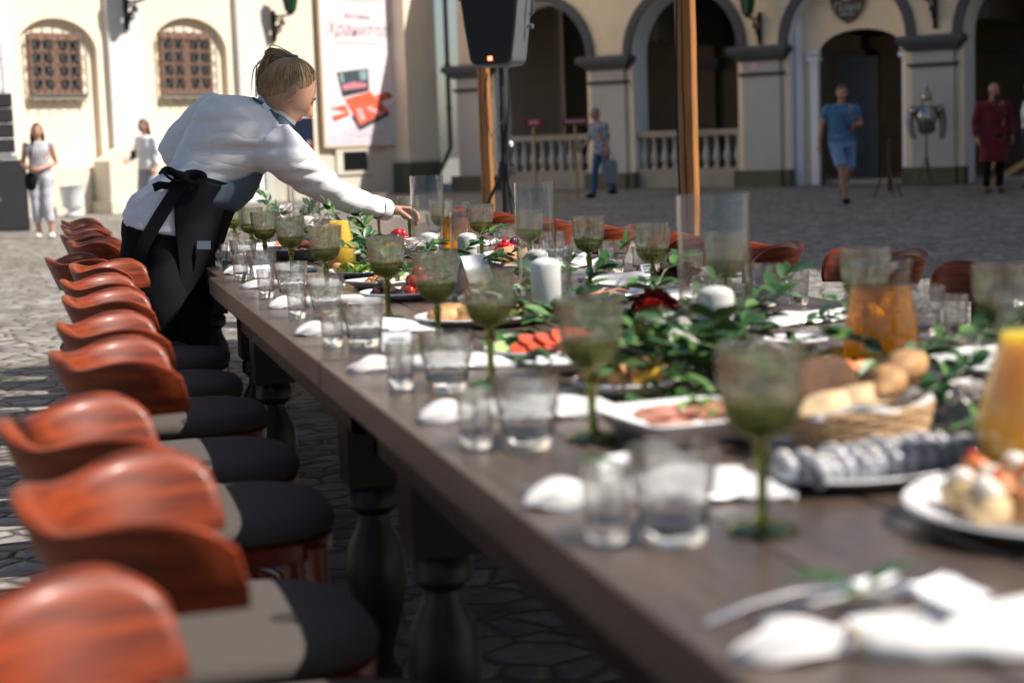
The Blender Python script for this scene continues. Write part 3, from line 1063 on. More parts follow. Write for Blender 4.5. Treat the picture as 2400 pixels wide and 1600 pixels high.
def mb_z(mb, q):
    V = getattr(mb, '_cat', None)
    if V is None or len(V) != mb.n:
        V = mb._cat = np.concatenate(mb.v)
    return [V[i][2] for i in q]

def make_shot():
    t = thing('shot_glass', 'shot glass', 'glass', (0, 0, -5))
    out = [(0.0205, 0.0), (0.0215, 0.002), (0.022, 0.02), (0.0235, 0.05), (0.0252, 0.0755), (0.0248, 0.077), (0.024, 0.077)]
    inn = [(0.024, 0.077), (0.0222, 0.05), (0.0205, 0.024), (0.018, 0.019), (0.001, 0.018)]
    mb = MB().lathe(out, 40, (0, 0, 0), None, (True, False)).lathe(inn, 40, (0, 0, 0), None, (False, True))
    mb.m = [1 if max(mb_z(mb, q)) < 0.03 else 0 for q in mb.f]
    mb.build('wall', [CLR, CLRB], t, True, 50)
    return t

gob, tum, sho = make_goblet(), make_tumbler(), make_shot()
PLACED = set()
def put(proto, x, y, label, group, rz=None, z=TZ):
    rz = rng.uniform(0, 6.28) if rz is None else rz
    if proto.name not in PLACED:
        PLACED.add(proto.name)
        proto.location = (x, y, z)
        proto.rotation_euler = (0, 0, rz)
        proto['label'] = label
        proto['group'] = group
        return proto
    return dup(proto, (x, y, z), rz, label) if True else None

ZT = TZ + 0.0008
GL = [(0.67, 1.553), (0.676, 2.127), (0.683, 2.694), (0.705, 3.186), (0.731, 3.824), (0.692, 4.467), (0.69, 5.132), (0.676, 5.664), (0.684, 6.121), (0.672, 6.576), (0.68, 7.05)]
note = {0: ', the largest', 4: ', by the cheese dish', 5: ', by the juice jug', 9: ', at the black apron'}
for i, (x, y) in enumerate(GL):
    put(gob, x, y, f'green ribbed goblet, {ORD[i]} from the near end of the left row' + note.get(i, ''), 'green goblets on the table', z=ZT)
GR = [(1.367, 2.258), (1.365, 2.698), (1.365, 3.338), (1.374, 3.815), (1.367, 4.29), (1.37, 4.88), (1.37, 5.47), (1.37, 6.06), (1.372, 6.65), (1.37, 7.3)]
for i, (x, y) in enumerate(GR):
    put(gob, x, y, f'green ribbed goblet, {ORD[i]} from the near end of the right row', 'green goblets on the table', z=ZT)
TL = [(0.575, 1.553), (0.581, 2.11), (0.6, 2.658), (0.587, 3.34), (0.612, 3.984), (0.604, 4.517), (0.6, 5.126), (0.614, 5.75), (0.61, 6.25), (0.61, 6.85)]
for i, (x, y) in enumerate(TL):
    put(tum, x, y, f'clear faceted water glass, {ORD[i]} from the near end of the left row', 'faceted water glasses', z=ZT)
TR_ = [(1.60, 2.33), (1.598, 2.926), (1.572, 3.611), (1.58, 4.13), (1.58, 4.727), (1.58, 5.35), (1.58, 5.95), (1.58, 6.5), (1.58, 7.1)]
for i, (x, y) in enumerate(TR_):
    put(tum, x, y, f'clear faceted water glass, {ORD[i]} from the near end of the right row', 'faceted water glasses', z=ZT)
SL = [(0.513, 1.58), (0.518, 2.14), (0.535, 2.714), (0.527, 3.36), (0.541, 3.964), (0.542, 4.561), (0.545, 5.223), (0.555, 5.925), (0.555, 6.4)]
for i, (x, y) in enumerate(SL):
    put(sho, x, y, f'small clear shot glass, {ORD[i]} from the near end of the left row', 'small shot glasses', z=ZT)
SR = [(1.66, 2.31), (1.655, 2.899), (1.645, 3.585), (1.65, 4.1), (1.65, 4.69), (1.65, 5.3), (1.65, 5.9)]
for i, (x, y) in enumerate(SR):
    put(sho, x, y, f'small clear shot glass, {ORD[i]} from the near end of the right row', 'small shot glasses', z=ZT)

# ------------------------------------------------------------------ napkins, cards, cutlery
CLOTH = M('napkin_cloth', (0.66, 0.65, 0.635), 0.9, var=0.05, scale=60, bmp=0.0008, sheen=0.2, crease=(9, (1, 3, 3), 0.006))
TWINE = M('twine', (0.36, 0.24, 0.12), 0.9)
PAPER = M('card_paper', (0.78, 0.79, 0.82), 0.8, var=0.03)
INK = M('card_ink', (0.05, 0.05, 0.08), 0.7)
STEEL = M('cutlery_steel', (0.72, 0.72, 0.73), 0.38, var=0.05, metal=1.0)
LEAFG = M('ruscus_leaf', (0.028, 0.085, 0.022), 0.42, var=0.35, scale=25)
LEAFL = M('young_leaf', (0.08, 0.17, 0.035), 0.45, var=0.3, scale=25)
STEMG = M('green_stem', (0.09, 0.16, 0.04), 0.5)

def make_napkin(seed):
    r = np.random.default_rng(seed)
    t = thing('folded_napkin', 'napkin', 'napkin', (0, 0, -5))
    rings = []
    n, k = 34, 40
    ph = r.uniform(0, 6.28, 4)
    for i in range(n):
        s = i / (n - 1)
        x = s * 0.29
        if s < 0.32:
            q = s / 0.32
            wd = 0.004 + 0.025 * math.sin(min(1, q * 1.15) * math.pi * 0.87) ** 0.7 - 0.004 * q
            h = 0.002 + 0.0095 * math.sin(min(1, q * 1.1) * math.pi * 0.85) ** 0.8
        else:
            q = (s - 0.32) / 0.68
            wd = 0.018 + 0.066 * q ** 0.7
            h = 0.009 + 0.003 * math.sin(q * math.pi) - 0.004 * q
        th = np.linspace(0, 2 * math.pi, k, endpoint=False)
        fold = 1 + (0.22 * np.sin(5 * th + ph[0] + s * 3) + 0.09 * np.sin(9 * th + ph[1] - 2 * s)) * np.clip(np.sin(th), 0, 1)
        yy = wd * np.sign(np.cos(th)) * np.abs(np.cos(th)) ** 0.7
        zz = np.where(np.sin(th) > 0, h * 2 * np.abs(np.sin(th)) ** 0.75 * fold, 0) + 0.0005
        yy = yy + 0.006 * math.sin(s * 5 + ph[2])
        rings.append(np.stack([np.full(k, x) + 0.005 * np.sin(3 * th + ph[3]) * (s > 0.9), yy, zz], 1))
    crumple(MB().loft(rings).build('cloth', CLOTH, t, True, 60), 0.0028, (26, 60, 40), seed)
    MB().tube([(0.093, 0.021 * math.cos(a) + 0.003, 0.0095 + 0.0125 * math.sin(a)) for a in np.linspace(0, 2 * math.pi, 20)], 0.0018, 6).build('twine', TWINE, t)
    return t

naps = [make_napkin(s) for s in (1, 2, 3)]
NL = [(0.475, 1.76, 0.02), (0.487, 2.375, -0.04), (0.488, 2.955, 0.05), (0.482, 3.60, -0.02), (0.505, 4.25, 0.03), (0.508, 4.90, -0.05), (0.518, 5.5, 0.04), (0.53, 6.08, 0.0), (0.53, 6.7, 0.02)]
NN = 0
def nap(x, y, rz, label):
    global NN
    o = naps[NN % 3]
    NN += 1
    return put(o, x, y, label, 'white napkins tied with twine', rz, ZT)
nap(0.478, 1.165, -0.04, 'white napkin at the bottom right corner with a green leaf on it, nearest of all')
for i, (x, y, a) in enumerate(NL):
    nap(x, y, a, f'white napkin tied with twine, {ORD[i]} behind the nearest one along the left edge')
NR = [(1.69, 2.55, math.pi), (1.70, 3.27, math.pi + 0.03), (1.70, 3.9, math.pi - 0.03), (1.70, 4.45, math.pi), (1.70, 5.05, math.pi + 0.05), (1.70, 5.65, math.pi), (1.70, 6.3, math.pi)]
for i, (x, y, a) in enumerate(NR):
    nap(x, y, a, f'white napkin tied with twine, {ORD[i]} from the near end along the right edge')

def make_card():
    t = thing('place_card', 'card', 'card', (0, 0, -5))
    MB().box((0, 0, 0.0235), (0.052, 0.0012, 0.036), RX(-0.35)).box((0, 0.012, 0.0235), (0.052, 0.0012, 0.036), RX(0.35)).build('card', PAPER, t, False)
    mb = MB()
    for z, a, b in ((0.028, -0.012, 0.014), (0.02, -0.008, 0.010)):
        mb.tube([(x, -0.0015 - (0.0235 - z) * 0.35 * -1 * -1, z + 0.002 * math.sin(x * 900)) for x in np.linspace(a, b, 14)], 0.0006, 4)
    mb.build('handwriting', INK, t)
    return t
card = make_card()
for x, y, a, lab in [(0.60, 1.80, 0.35, 'white name card behind the nearest shot glass of the left row'), (0.585, 2.99, -0.2, 'small white name card on the napkin behind the third water glass of the left row'), (0.665, 1.135, 0.5, 'pale folded name card on the napkin in the bottom right corner'),
                     (0.575, 4.92, 0.3, 'small white name card on the napkin near the grey bowl'), (0.575, 6.1, 0.2, 'small white name card on the napkin beside the black apron'),
                     (1.60, 3.93, 0.4, 'white name card on the right edge before a red chair'), (1.585, 5.08, -0.3, 'white name card on the right edge among the far chairs'), (1.60, 4.47, 0.2, 'white name card right of the tall glass vase')]:
    o = put(card, x, y, lab, 'name cards on the napkins', a, ZT + (0.022 if 'on the napkin' in lab else 0))
    if 'bottom right' in lab:
        o.rotation_euler = (-1.0, 0, a)
        o.location.z += 0.004

def make_fork():
    t = thing('table_fork', 'fork', 'fork', (0, 0, -5))
    mb = MB()
    prof = [(0, 0.0045), (0.01, 0.0055), (0.05, 0.0045), (0.10, 0.0032), (0.13, 0.0036), (0.145, 0.009), (0.155, 0.0115), (0.165, 0.012)]
    rings = []
    for x, wd in prof:
        z = 0.003 + 0.010 * math.sin(min(1, x / 0.165) * math.pi) + (0.008 * ((x - 0.13) / 0.035) ** 1.3 if x > 0.13 else 0) - (0.004 * (x - 0.13) / 0.035 if x > 0.13 else 0)
        rings.append([(x, -wd, z), (x, -wd * 0.5, z + 0.0016), (x, wd * 0.5, z + 0.0016), (x, wd, z), (x, wd * 0.5, z - 0.001), (x, -wd * 0.5, z - 0.001)])
    mb.loft(rings)
    for k in range(4):
        y = (k - 1.5) * 0.0066
        mb.tube([(0.163, y, 0.0065), (0.185, y, 0.004), (0.205, y * 0.95, 0.007), (0.213, y * 0.9, 0.010)], [0.0021, 0.002, 0.0016, 0.0009], 6)
    mb.build('fork_body', STEEL, t)
    return t
def make_knife():
    t = thing('table_knife', 'knife', 'knife', (0, 0, -5))
    MB().loft([[(x, -wd, 0.001), (x, -wd, 0.004 + h), (x, wd, 0.004 + h), (x, wd, 0.001)] for x, wd, h in ((0, 0.004, 0), (0.01, 0.006, 0.002), (0.06, 0.0055, 0.002), (0.1, 0.004, 0.001))]).build('handle', STEEL, t)
    MB().loft([[(x, -wd, 0.002), (x, -wd, 0.0035), (x, wd, 0.0028), (x, wd, 0.002)] for x, wd in ((0.1, 0.005), (0.12, 0.009), (0.18, 0.0095), (0.205, 0.007), (0.215, 0.002))]).build('blade', STEEL, t)
    return t
fk, kn = make_fork(), make_knife()
put(fk, 0.49, 1.262, 'steel fork lying alone near the bottom right, the closer of two', 'steel forks', 0.31, ZT)
put(fk, 0.53, 1.245, 'steel fork near the bottom right, its tines pointing to the large round plate', 'steel forks', 0.25, ZT)
for i, (x, y, a) in enumerate(NL[:7]):
    put(fk, x + 0.03, y - 0.055, f'steel fork beside the white napkin, {ORD[i]} place setting of the left row', 'steel forks', a, ZT)
    put(kn, x + 0.02, y + 0.075, f'steel knife beside the white napkin, {ORD[i]} place setting of the left row', 'steel knives', a, ZT)
for i, (x, y, a) in enumerate(NR[:4]):
    put(fk, x - 0.02, y - 0.06, f'steel fork beside the white napkin, {ORD[i]} place setting of the right row', 'steel forks', a, ZT)

# ------------------------------------------------------------------ candles in glass cylinders
WAX = M('candle_wax', (0.82, 0.80, 0.79), 0.55, var=0.02, sss=0.25)
WICK = M('wick', (0.5, 0.45, 0.4), 0.9)
def make_vase(h, r, label, x, y):
    t = thing('glass_cylinder', label, 'vase', (x, y, ZT), 0, 'glass cylinders round the candles')
    MB().lathe([(r - 0.001, 0), (r, 0.003), (r, h - 0.002), (r - 0.001, h), (r - 0.0025, h), (r - 0.003, h - 0.002), (r - 0.003, 0.007), (0.001, 0.006)], 64, caps=(True, True)).build('cylinder', VAS, t, True, 50)
def make_candle(h, r, label, x, y):
    t = thing('pillar_candle', label, 'candle', (x, y, ZT + 0.0075), 0, 'white pillar candles')
    MB().lathe([(r - 0.002, 0), (r, 0.003), (r, h - 0.010), (r - 0.003, h - 0.004), (r * 0.6, h + 0.002), (0.003, h + 0.005)], 32, mod=lambda th, z: 1 + 0.004 * np.sin(3 * th + z * 30)).build('wax', WAX, t)
    MB().tube([(0, 0, h + 0.003), (0.0015, 0, h + 0.011), (0.004, 0.001, h + 0.017)], 0.0011, 6).build('wick', WICK, t)
for h, r, x, y, ch, lab in [(0.285, 0.058, 1.263, 5.80, 0.075, 'tall {} by the reaching hand'), (0.165, 0.057, 1.366, 5.66, 0.075, 'short {} in front of the amber jug'), (0.275, 0.058, 1.339, 4.70, 0.07, 'tall {} before the far red chairs'),
                            (0.165, 0.058, 1.045, 3.60, 0.125, 'short {} in the middle behind the sliced tomatoes'), (0.287, 0.068, 1.177, 2.93, 0.105, 'tall wide {} in front of the wooden post'), (0.285, 0.058, 1.02, 7.05, 0.10, 'tall {} under the white sleeve'),
                            (0.285, 0.058, 1.05, 8.2, 0.10, 'tall {} under the chest of the bending woman')]:
    make_vase(h, r, lab.format('glass cylinder'), x, y)
    make_candle(ch, 0.0335, 'white pillar candle inside the ' + lab.format('glass cylinder'), x, y)

# ------------------------------------------------------------------ jugs
JUICE = M('orange_juice', (0.95, 0.52, 0.05), 0.3, var=0.04, sss=1.0, deep=6.0)
_jb = JUICE.node_tree.nodes['Principled BSDF']
_jb.inputs['Subsurface Radius'].default_value = (0.10, 0.075, 0.022)
_jb.inputs['Subsurface Scale'].default_value = 1.0
AMBER = glass('amber_drink', (0.97, 0.58, 0.03), 0.25, ior=1.34, body=0.2)
def make_jug(label, x, y, prof, fill, liquid, hand, spout=0.018, rz=0.0, lq='juice'):
    t = thing('glass_jug', label, 'jug', (x, y, ZT), rz)
    H = prof[-1][1]
    def sp(th, z):
        k = max(0, (z - H * 0.86) / (H * 0.14)) ** 1.5
        return 1 + k * spout / prof[-1][0] * np.exp(-((th + math.pi) % (2 * math.pi) - math.pi) ** 2 / 0.12)
    fine = []
    for (a, b), (c, d) in zip(prof[:-1], prof[1:]):
        for k in range(3):
            fine.append((a + (c - a) * k / 3, b + (d - b) * k / 3))
    fine.append(prof[-1])
    mb = MB().lathe(fine + [(r - 0.003, max(z, 0.006)) for r, z in fine[::-1]], 56, mod=sp)
    mb.build('glass_body', JUG, t, True, 60)
    fl = [(r - 0.0042, z) for r, z in fine if 0.008 < z < fill]
    rf = np.interp(fill, [z for r, z in fine], [r for r, z in fine]) - 0.0042
    MB().lathe([(0.001, 0.0075)] + [(fl[0][0] * 0.97, 0.008)] + fl + [(rf, fill), (0.001, fill + 0.0003)], 48).build(lq, liquid, t, True, 60)
    a = [np.interp(hh * H, [z for r, z in fine], [r for r, z in fine]) for hh in (0.86, 0.3)]
    pts = [(-a[0] + 0.001, 0, 0.86 * H), (-a[0] - 0.022, 0, 0.88 * H), (-a[0] - 0.042, 0, 0.78 * H), (-a[1] - 0.036, 0, 0.52 * H), (-a[1] - 0.016, 0, 0.34 * H), (-a[1] + 0.001, 0, 0.29 * H)]
    MB().tube(pts, [0.006, 0.007, 0.0075, 0.007, 0.006, 0.006], 10).build('handle', CLR, t)
    return t
OJ = [(0.042, 0), (0.047, 0.006), (0.054, 0.03), (0.0555, 0.055), (0.0525, 0.085), (0.042, 0.12), (0.0345, 0.15), (0.0345, 0.168), (0.036, 0.18), (0.041, 0.195), (0.043, 0.20)]
make_jug('glass jug of orange juice behind the row of green goblets, near the woman', 0.883, 5.39, OJ, 0.160, JUICE, 0, rz=0.2)
make_jug('glass jug of orange juice at the right edge of the picture', 1.045, 1.66, OJ, 0.158, JUICE, 0, rz=1.2).scale = (1.18, 1.18, 1.06)
AJ = [(0.058, 0), (0.063, 0.005), (0.065, 0.02), (0.060, 0.07), (0.052, 0.12), (0.048, 0.15), (0.047, 0.165), (0.050, 0.178), (0.0505, 0.182)]
make_jug('glass jug of amber drink on the right between the greenery and a white napkin', 1.318, 2.55, AJ, 0.134, AMBER, 0, rz=-1.9, lq='drink').scale = (1.05, 1.05, 1.0)
make_jug('glass jug of amber drink behind the short candle cylinder, handle to the right', 1.40, 5.95, AJ, 0.125, AMBER, 0, rz=2.9, lq='drink')

# ------------------------------------------------------------------ plates and food
CHINA = M('white_china', (0.80, 0.80, 0.80), 0.15, var=0.02, coat=0.3)
SLATE = M('blue_grey_stoneware', (0.13, 0.145, 0.16), 0.35, var=0.15)
def plate(name, label, x, y, r, h=0.018, mat=CHINA, sq=None, rz=0.0, group=None, flat=0.72, sx=1.0):
    mb = MB()
    prof = [(r * flat * 0.9, 0.0), (r * flat, 0.001), (r * 0.97, h * 0.9), (r, h), (r * 0.985, h + 0.0025), (r * 0.95, h + 0.001), (r * flat, 0.005), (0.001, 0.0045)]
    mb.lathe(prof, 64, sq=sq)
    for a in mb.v:
        a[:, 0] *= sx
    o = mb.build(name, mat, None, True, 50)
    o.location = (x, y, ZT)
    o.rotation_euler = (0, 0, rz)
    return tag(o, label, 'plate', group)

def lump(seed, amp=0.12, f=2.5):
    r = np.random.default_rng(seed)
    K = r.normal(size=(6, 3)) * f
    P = r.uniform(0, 6.28, 6)
    return lambda v: 1 + amp * np.sin(v @ K.T + P).sum(1) / 2.5

def food(name, me, label, group, x, y, z, rz=0.0, sc=1.0, tilt=0.0):
    o = bpy.data.objects.new(name, me)
    COL.objects.link(o)
    o.location = (float(x), float(y), float(z))
    o.rotation_euler = (tilt, 0, rz)
    o.scale = (sc,) * 3
    return tag(o, label, name.replace('_', ' '), group)

TOM = M('tomato_skin', (0.55, 0.05, 0.012), 0.15, var=0.25, scale=20, coat=0.4)
TOMC = M('tomato_flesh', (0.62, 0.10, 0.045), 0.3, var=0.3, scale=60)
CRUST = M('bread_crust', (0.50, 0.27, 0.11), 0.7, var=0.6, scale=22, bmp=0.002)
PALEB = M('pale_bread', (0.66, 0.47, 0.26), 0.8, var=0.38, scale=24, bmp=0.002)
RYE = M('dark_rye_bread', (0.085, 0.038, 0.016), 0.85, var=0.4, scale=70, bmp=0.002)
SALAD = M('lettuce_leaf', (0.22, 0.36, 0.07), 0.45, var=0.35, scale=25)
HERB = M('dark_herb', (0.05, 0.15, 0.03), 0.45, var=0.35, scale=30)
CHEESE = M('white_cheese', (0.76, 0.70, 0.52), 0.5, var=0.08)
NUT = M('fried_nuts', (0.55, 0.22, 0.05), 0.5, var=0.35, scale=40)
HAM = M('sliced_ham', (0.55, 0.24, 0.17), 0.4, var=0.3, scale=35)
FISHS = M('silver_herring', (0.30, 0.30, 0.33), 0.3, var=0.75, scale=45)
CREAMF = M('cream_filling', (0.75, 0.68, 0.58), 0.5, var=0.12, scale=40)
SALM = M('salmon', (0.70, 0.22, 0.08), 0.35, var=0.3, scale=35)
GRAPE = M('dark_grape', (0.09, 0.02, 0.05), 0.2, var=0.4, scale=30)
BERRY = M('strawberry', (0.50, 0.015, 0.02), 0.25, var=0.3, scale=90, bmp=0.001)
YEL = M('yellow_pepper', (0.75, 0.42, 0.03), 0.35, var=0.2)
PRUNE = M('dried_plum', (0.05, 0.02, 0.022), 0.4, var=0.4)
MEATB = M('baked_meat', (0.16, 0.05, 0.025), 0.4, var=0.4, scale=25, bmp=0.002)

def me_ball(name, r, mat, seed=0, amp=0.0, f=2.5, seg=16):
    return MB().ball((0, 0, 0), r, seg, max(8, seg * 2 // 3), fn=lump(seed, amp, f) if amp else None).mesh(name, mat)

# cherry tomatoes and prunes
pl = plate('serving_plate', 'white plate heaped with cherry tomatoes and dark prunes', 0.87, 4.315, 0.118, group='white serving plates')
mt = MB().ball((0, 0, 0), (0.0165, 0.0165, 0.0155), 18, 12).tube([(0, 0, 0.0145), (0.001, 0, 0.019)], 0.0012, 5, mat=1).mesh('cherry_tomato', [TOM, STEMG])
pp = [(0.03, -0.05, 0), (0.06, -0.035, 0), (0.0, -0.06, 0), (0.085, -0.015, 0), (0.03, -0.015, 0), (0.06, 0.0, 0), (0.0, -0.025, 0), (0.04, 0.025, 0), (0.075, 0.025, 0), (0.01, 0.02, 0), (0.02, -0.035, 1), (0.048, -0.018, 1), (0.02, 0.003, 1), (0.055, 0.018, 1), (0.035, -0.005, 2)]
for x, y, k in pp:
    food('cherry_tomato', mt, 'ripe red cherry tomato heaped on the white plate with prunes', 'cherry tomatoes on the white plate', 0.87 + x, 4.315 + y, ZT + 0.021 + 0.024 * k, rng.uniform(0, 6), 1.0, rng.uniform(-0.6, 0.6))
mp_ = me_ball('dried_plum', (0.019, 0.015, 0.012), PRUNE, 3, 0.2, 3)
for x, y, k in [(-0.05, -0.04, 0), (-0.075, -0.01, 0), (-0.045, 0.0, 0), (-0.06, 0.035, 0), (-0.03, 0.03, 0), (-0.055, -0.015, 1), (-0.025, -0.06, 0)]:
    food('dried_plum', mp_, 'dark prune lying beside the cherry tomatoes', 'prunes on the white plate', 0.87 + x, 4.315 + y, ZT + 0.017 + 0.02 * k, rng.uniform(0, 6))
# square dish: cheese and nuts
plate('square_dish', 'square white dish of cheese cubes and orange fried nuts', 0.895, 4.66, 0.098, 0.022, sq=6, rz=0.55, group='white serving plates')
mn = me_ball('roasted_nut', (0.011, 0.007, 0.007), NUT, 5, 0.2)
for _ in range(26):
    a, q = rng.uniform(0, 6.28), rng.uniform(0, 1)
    food('roasted_nut', mn, 'orange roasted nut in the square white dish', 'nuts in the square dish', 0.875 + 0.045 * q * math.cos(a), 4.69 + 0.045 * q * math.sin(a), ZT + 0.013 + 0.02 * (1 - q), rng.uniform(0, 6), rng.uniform(0.8, 1.2))
mc = MB().box((0, 0, 0), (0.022, 0.022, 0.02)).mesh('cheese_cube', CHEESE, False)
for _ in range(12):
    food('cheese_cube', mc, 'pale cheese cube in the square white dish', 'cheese cubes in the square dish', 0.915 + rng.uniform(-0.04, 0.045), 4.635 + rng.uniform(-0.04, 0.04), ZT + 0.018 + rng.uniform(0, 0.016), rng.uniform(0, 6), rng.uniform(0.7, 1.1), rng.uniform(-0.3, 0.3))

def frill(mb, c, r, n, mat=0, L=0.05):
    for _ in range(n):
        a = rng.uniform(0, 6.28)
        d = np.array([math.cos(a), math.sin(a), rng.uniform(0.3, 1.6)])
        p = np.array(c) + np.array([rng.uniform(-r, r), rng.uniform(-r, r), 0])
        mb.leaf(p, d, (rng.normal() * 0.4, rng.normal() * 0.4, 1), L * rng.uniform(0.6, 1.2), L * 0.8, mat, rng.uniform(-0.6, 0.6), 4)

def salad(label, x, y, r, n, mat, L=0.05, name='lettuce'):
    mb = MB()
    frill(mb, (0, 0, 0.006), r, n, 0, L)
    o = mb.build(name, mat)
    o.location = (x, y, ZT + 0.004)
    return tag(o, label, name.replace('_', ' '))

bun = lambda nm, d, mat, seed: MB().ball((0, 0, 0), d, 22, 14, fn=lambda v: lump(seed, 0.15, 2.4)(v) * np.where(v[:, 2] < 0, 0.75, 1)).mesh(nm, mat)
mb_roll = bun('bread_roll', (0.036, 0.026, 0.022), CRUST, 7)
# plate with lettuce and golden rolls
plate('serving_plate', 'white plate of lettuce and golden pastry rolls by the orange juice jug', 0.92, 5.13, 0.13, group='white serving plates')
salad('curly light green lettuce on the plate by the orange juice jug', 0.90, 5.12, 0.045, 26, SALAD, 0.05)
for x, y, a in [(0.04, -0.03, 0.3), (0.07, 0.02, 1.2), (0.03, 0.04, 2.0), (0.085, -0.02, 0.8), (-0.07, -0.03, 0.4), (-0.085, 0.02, 1.6)]:
    food('bread_roll', mb_roll, 'small golden roll on the lettuce plate by the juice jug', 'golden rolls on the lettuce plate', 0.92 + x, 5.13 + y, ZT + 0.024, a, rng.uniform(0.75, 0.95))
# platter with long rolls, row four
plate('serving_plate', 'oval white plate of long orange-brown filled rolls', 0.90, 3.60, 0.135, 0.02, sx=1.15, group='white serving plates')
mlong = MB().ball((0, 0, 0), (0.052, 0.022, 0.021), 22, 14, fn=lump(9, 0.08, 2)).mesh('filled_roll', CRUST)
for x, y, a in [(-0.09, -0.03, 0.3), (-0.03, -0.04, -0.2), (0.05, -0.03, 0.4), (0.10, 0.01, 0.1), (0.0, 0.03, 0.9), (-0.06, 0.04, -0.4)]:
    food('filled_roll', mlong, 'long golden filled roll on the oval white plate', 'filled rolls on the oval plate', 0.90 + x, 3.60 + y, ZT + 0.026, a, 0.9)
mfil = me_ball('cream_topping', (0.03, 0.016, 0.012), CREAMF, 11, 0.2)
for x, y in [(0.01, 0.0), (0.03, 0.055), (-0.02, 0.06)]:
    food('cream_topping', mfil, 'dollop of cream filling on the oval plate of rolls', 'cream on the oval plate', 0.90 + x, 3.60 + y, ZT + 0.05, rng.uniform(0, 3))
# grey bowl
plate('serving_bowl', 'blue-grey oval bowl of browned meat', 0.83, 5.95, 0.105, 0.045, SLATE, sx=1.15, rz=0.4, flat=0.6)
mm = me_ball('meat_piece', (0.034, 0.022, 0.016), MEATB, 13, 0.2)
for x, y, a in [(0.0, 0, 0.3), (0.04, 0.02, 1.1), (-0.04, 0.01, 2.0), (0.01, -0.04, 0.7), (0.0, 0.045, 1.9), (0.02, 0.0, 2.6)]:
    food('meat_piece', mm, 'browned piece of meat in the blue-grey bowl', 'meat in the grey bowl', 0.83 + x, 5.95 + y, ZT + 0.03 + 0.02 * (a > 2.5), a)
# sliced tomatoes with herbs
plate('serving_plate', 'white plate of sliced tomatoes and a heap of green herbs', 0.86, 2.99, 0.112, group='white serving plates')
ms = MB().lathe([(0.022, -0.004), (0.024, -0.001), (0.024, 0.002), (0.020, 0.004), (0.001, 0.004)], 24).mesh('tomato_slice', TOMC)
for x, y, t_ in [(-0.05, -0.05, 0.4), (-0.02, -0.06, 0.3), (0.01, -0.06, 0.4), (0.04, -0.05, 0.5), (0.065, -0.03, 0.3), (0.08, 0.0, 0.6), (0.03, -0.03, 0.7), (0.055, -0.01, 0.8), (0.0, -0.035, 0.5), (-0.03, -0.03, 0.4)]:
    food('tomato_slice', ms, 'red tomato slice overlapping others beside the green herbs', 'tomato slices on the white plate', 0.86 + x, 2.99 + y, ZT + 0.02 + 0.012 * (y > -0.04), rng.uniform(0, 1), 1.15, t_)
salad('heap of dark green herbs above the tomato slices', 0.845, 3.02, 0.05, 70, HERB, 0.04, 'green_herbs')
mcu = MB().lathe([(0.014, -0.002), (0.015, 0), (0.014, 0.002)], 20).mesh('cucumber_slice', M('cucumber', (0.42, 0.55, 0.22), 0.3, var=0.2, scale=60))
for x, y in [(-0.085, -0.02), (-0.08, 0.01), (-0.07, 0.035)]:
    food('cucumber_slice', mcu, 'pale cucumber slice at the left of the tomato plate', 'cucumber slices', 0.86 + x, 2.99 + y, ZT + 0.02, 0, 1, 0.5)
# little sauce dish
plate('sauce_dish', 'small oval white sauce dish before the tomato plate', 0.825, 2.76, 0.055, 0.022, sx=1.3, flat=0.5)
# pastries
plate('serving_plate', 'small white plate of rolled pastries with a yellow slice', 0.85, 2.50, 0.085, 0.02, group='white serving plates')
for x, y, a, t_, m_ in [(-0.02, -0.01, 1.3, 0.9, mb_roll), (0.015, -0.02, 1.5, 0.9, mb_roll), (-0.04, 0.02, 0.6, 0.3, mlong), (0.03, 0.03, 0.4, 0.2, mlong), (0.045, -0.005, 2.2, 0.5, mb_roll)]:
    food('bread_roll', m_, 'rolled pastry on the small plate beside the tall candle cylinder', 'pastries on the small plate', 0.85 + x, 2.50 + y, ZT + 0.03, a, 0.9, t_)
food('pepper_slice', MB().tube([(-0.02, 0, 0), (0, 0.008, 0.008), (0.02, 0, 0.012)], [0.006, 0.009, 0.006], 8).mesh('pepper_slice', YEL), 'yellow pepper slice at the front of the pastry plate', None, 0.865, 2.44, ZT + 0.025)
food('pepper_slice', MB().tube([(-0.018, 0, 0), (0, 0.008, 0.008), (0.018, 0, 0.012)], [0.006, 0.009, 0.006], 8).mesh('pepper_slice', YEL), 'yellow pepper slice at the back of the pastry plate', None, 0.815, 2.52, ZT + 0.045)
# rectangular platter of ham
plate('square_platter', 'square white raised platter of sliced ham and salad', 0.79, 2.085, 0.098, 0.034, sq=7, rz=0.12, group='white serving plates')
mh = MB().ball((0, 0, 0), (0.034, 0.024, 0.006), 18, 10, fn=lump(21, 0.2, 3)).mesh('ham_slice', HAM)
for _ in range(16):
    food('ham_slice', mh, 'pink slice of ham on the square white platter', 'ham slices on the square platter', 0.79 + rng.uniform(-0.05, 0.055), 2.085 + rng.uniform(-0.05, 0.05), ZT + 0.022 + rng.uniform(0, 0.02), rng.uniform(0, 6), 0.9, rng.uniform(-0.3, 0.3))
salad('thin strip of green salad on the ham platter', 0.80, 2.06, 0.03, 14, SALAD, 0.025, 'lettuce').location.z += 0.03
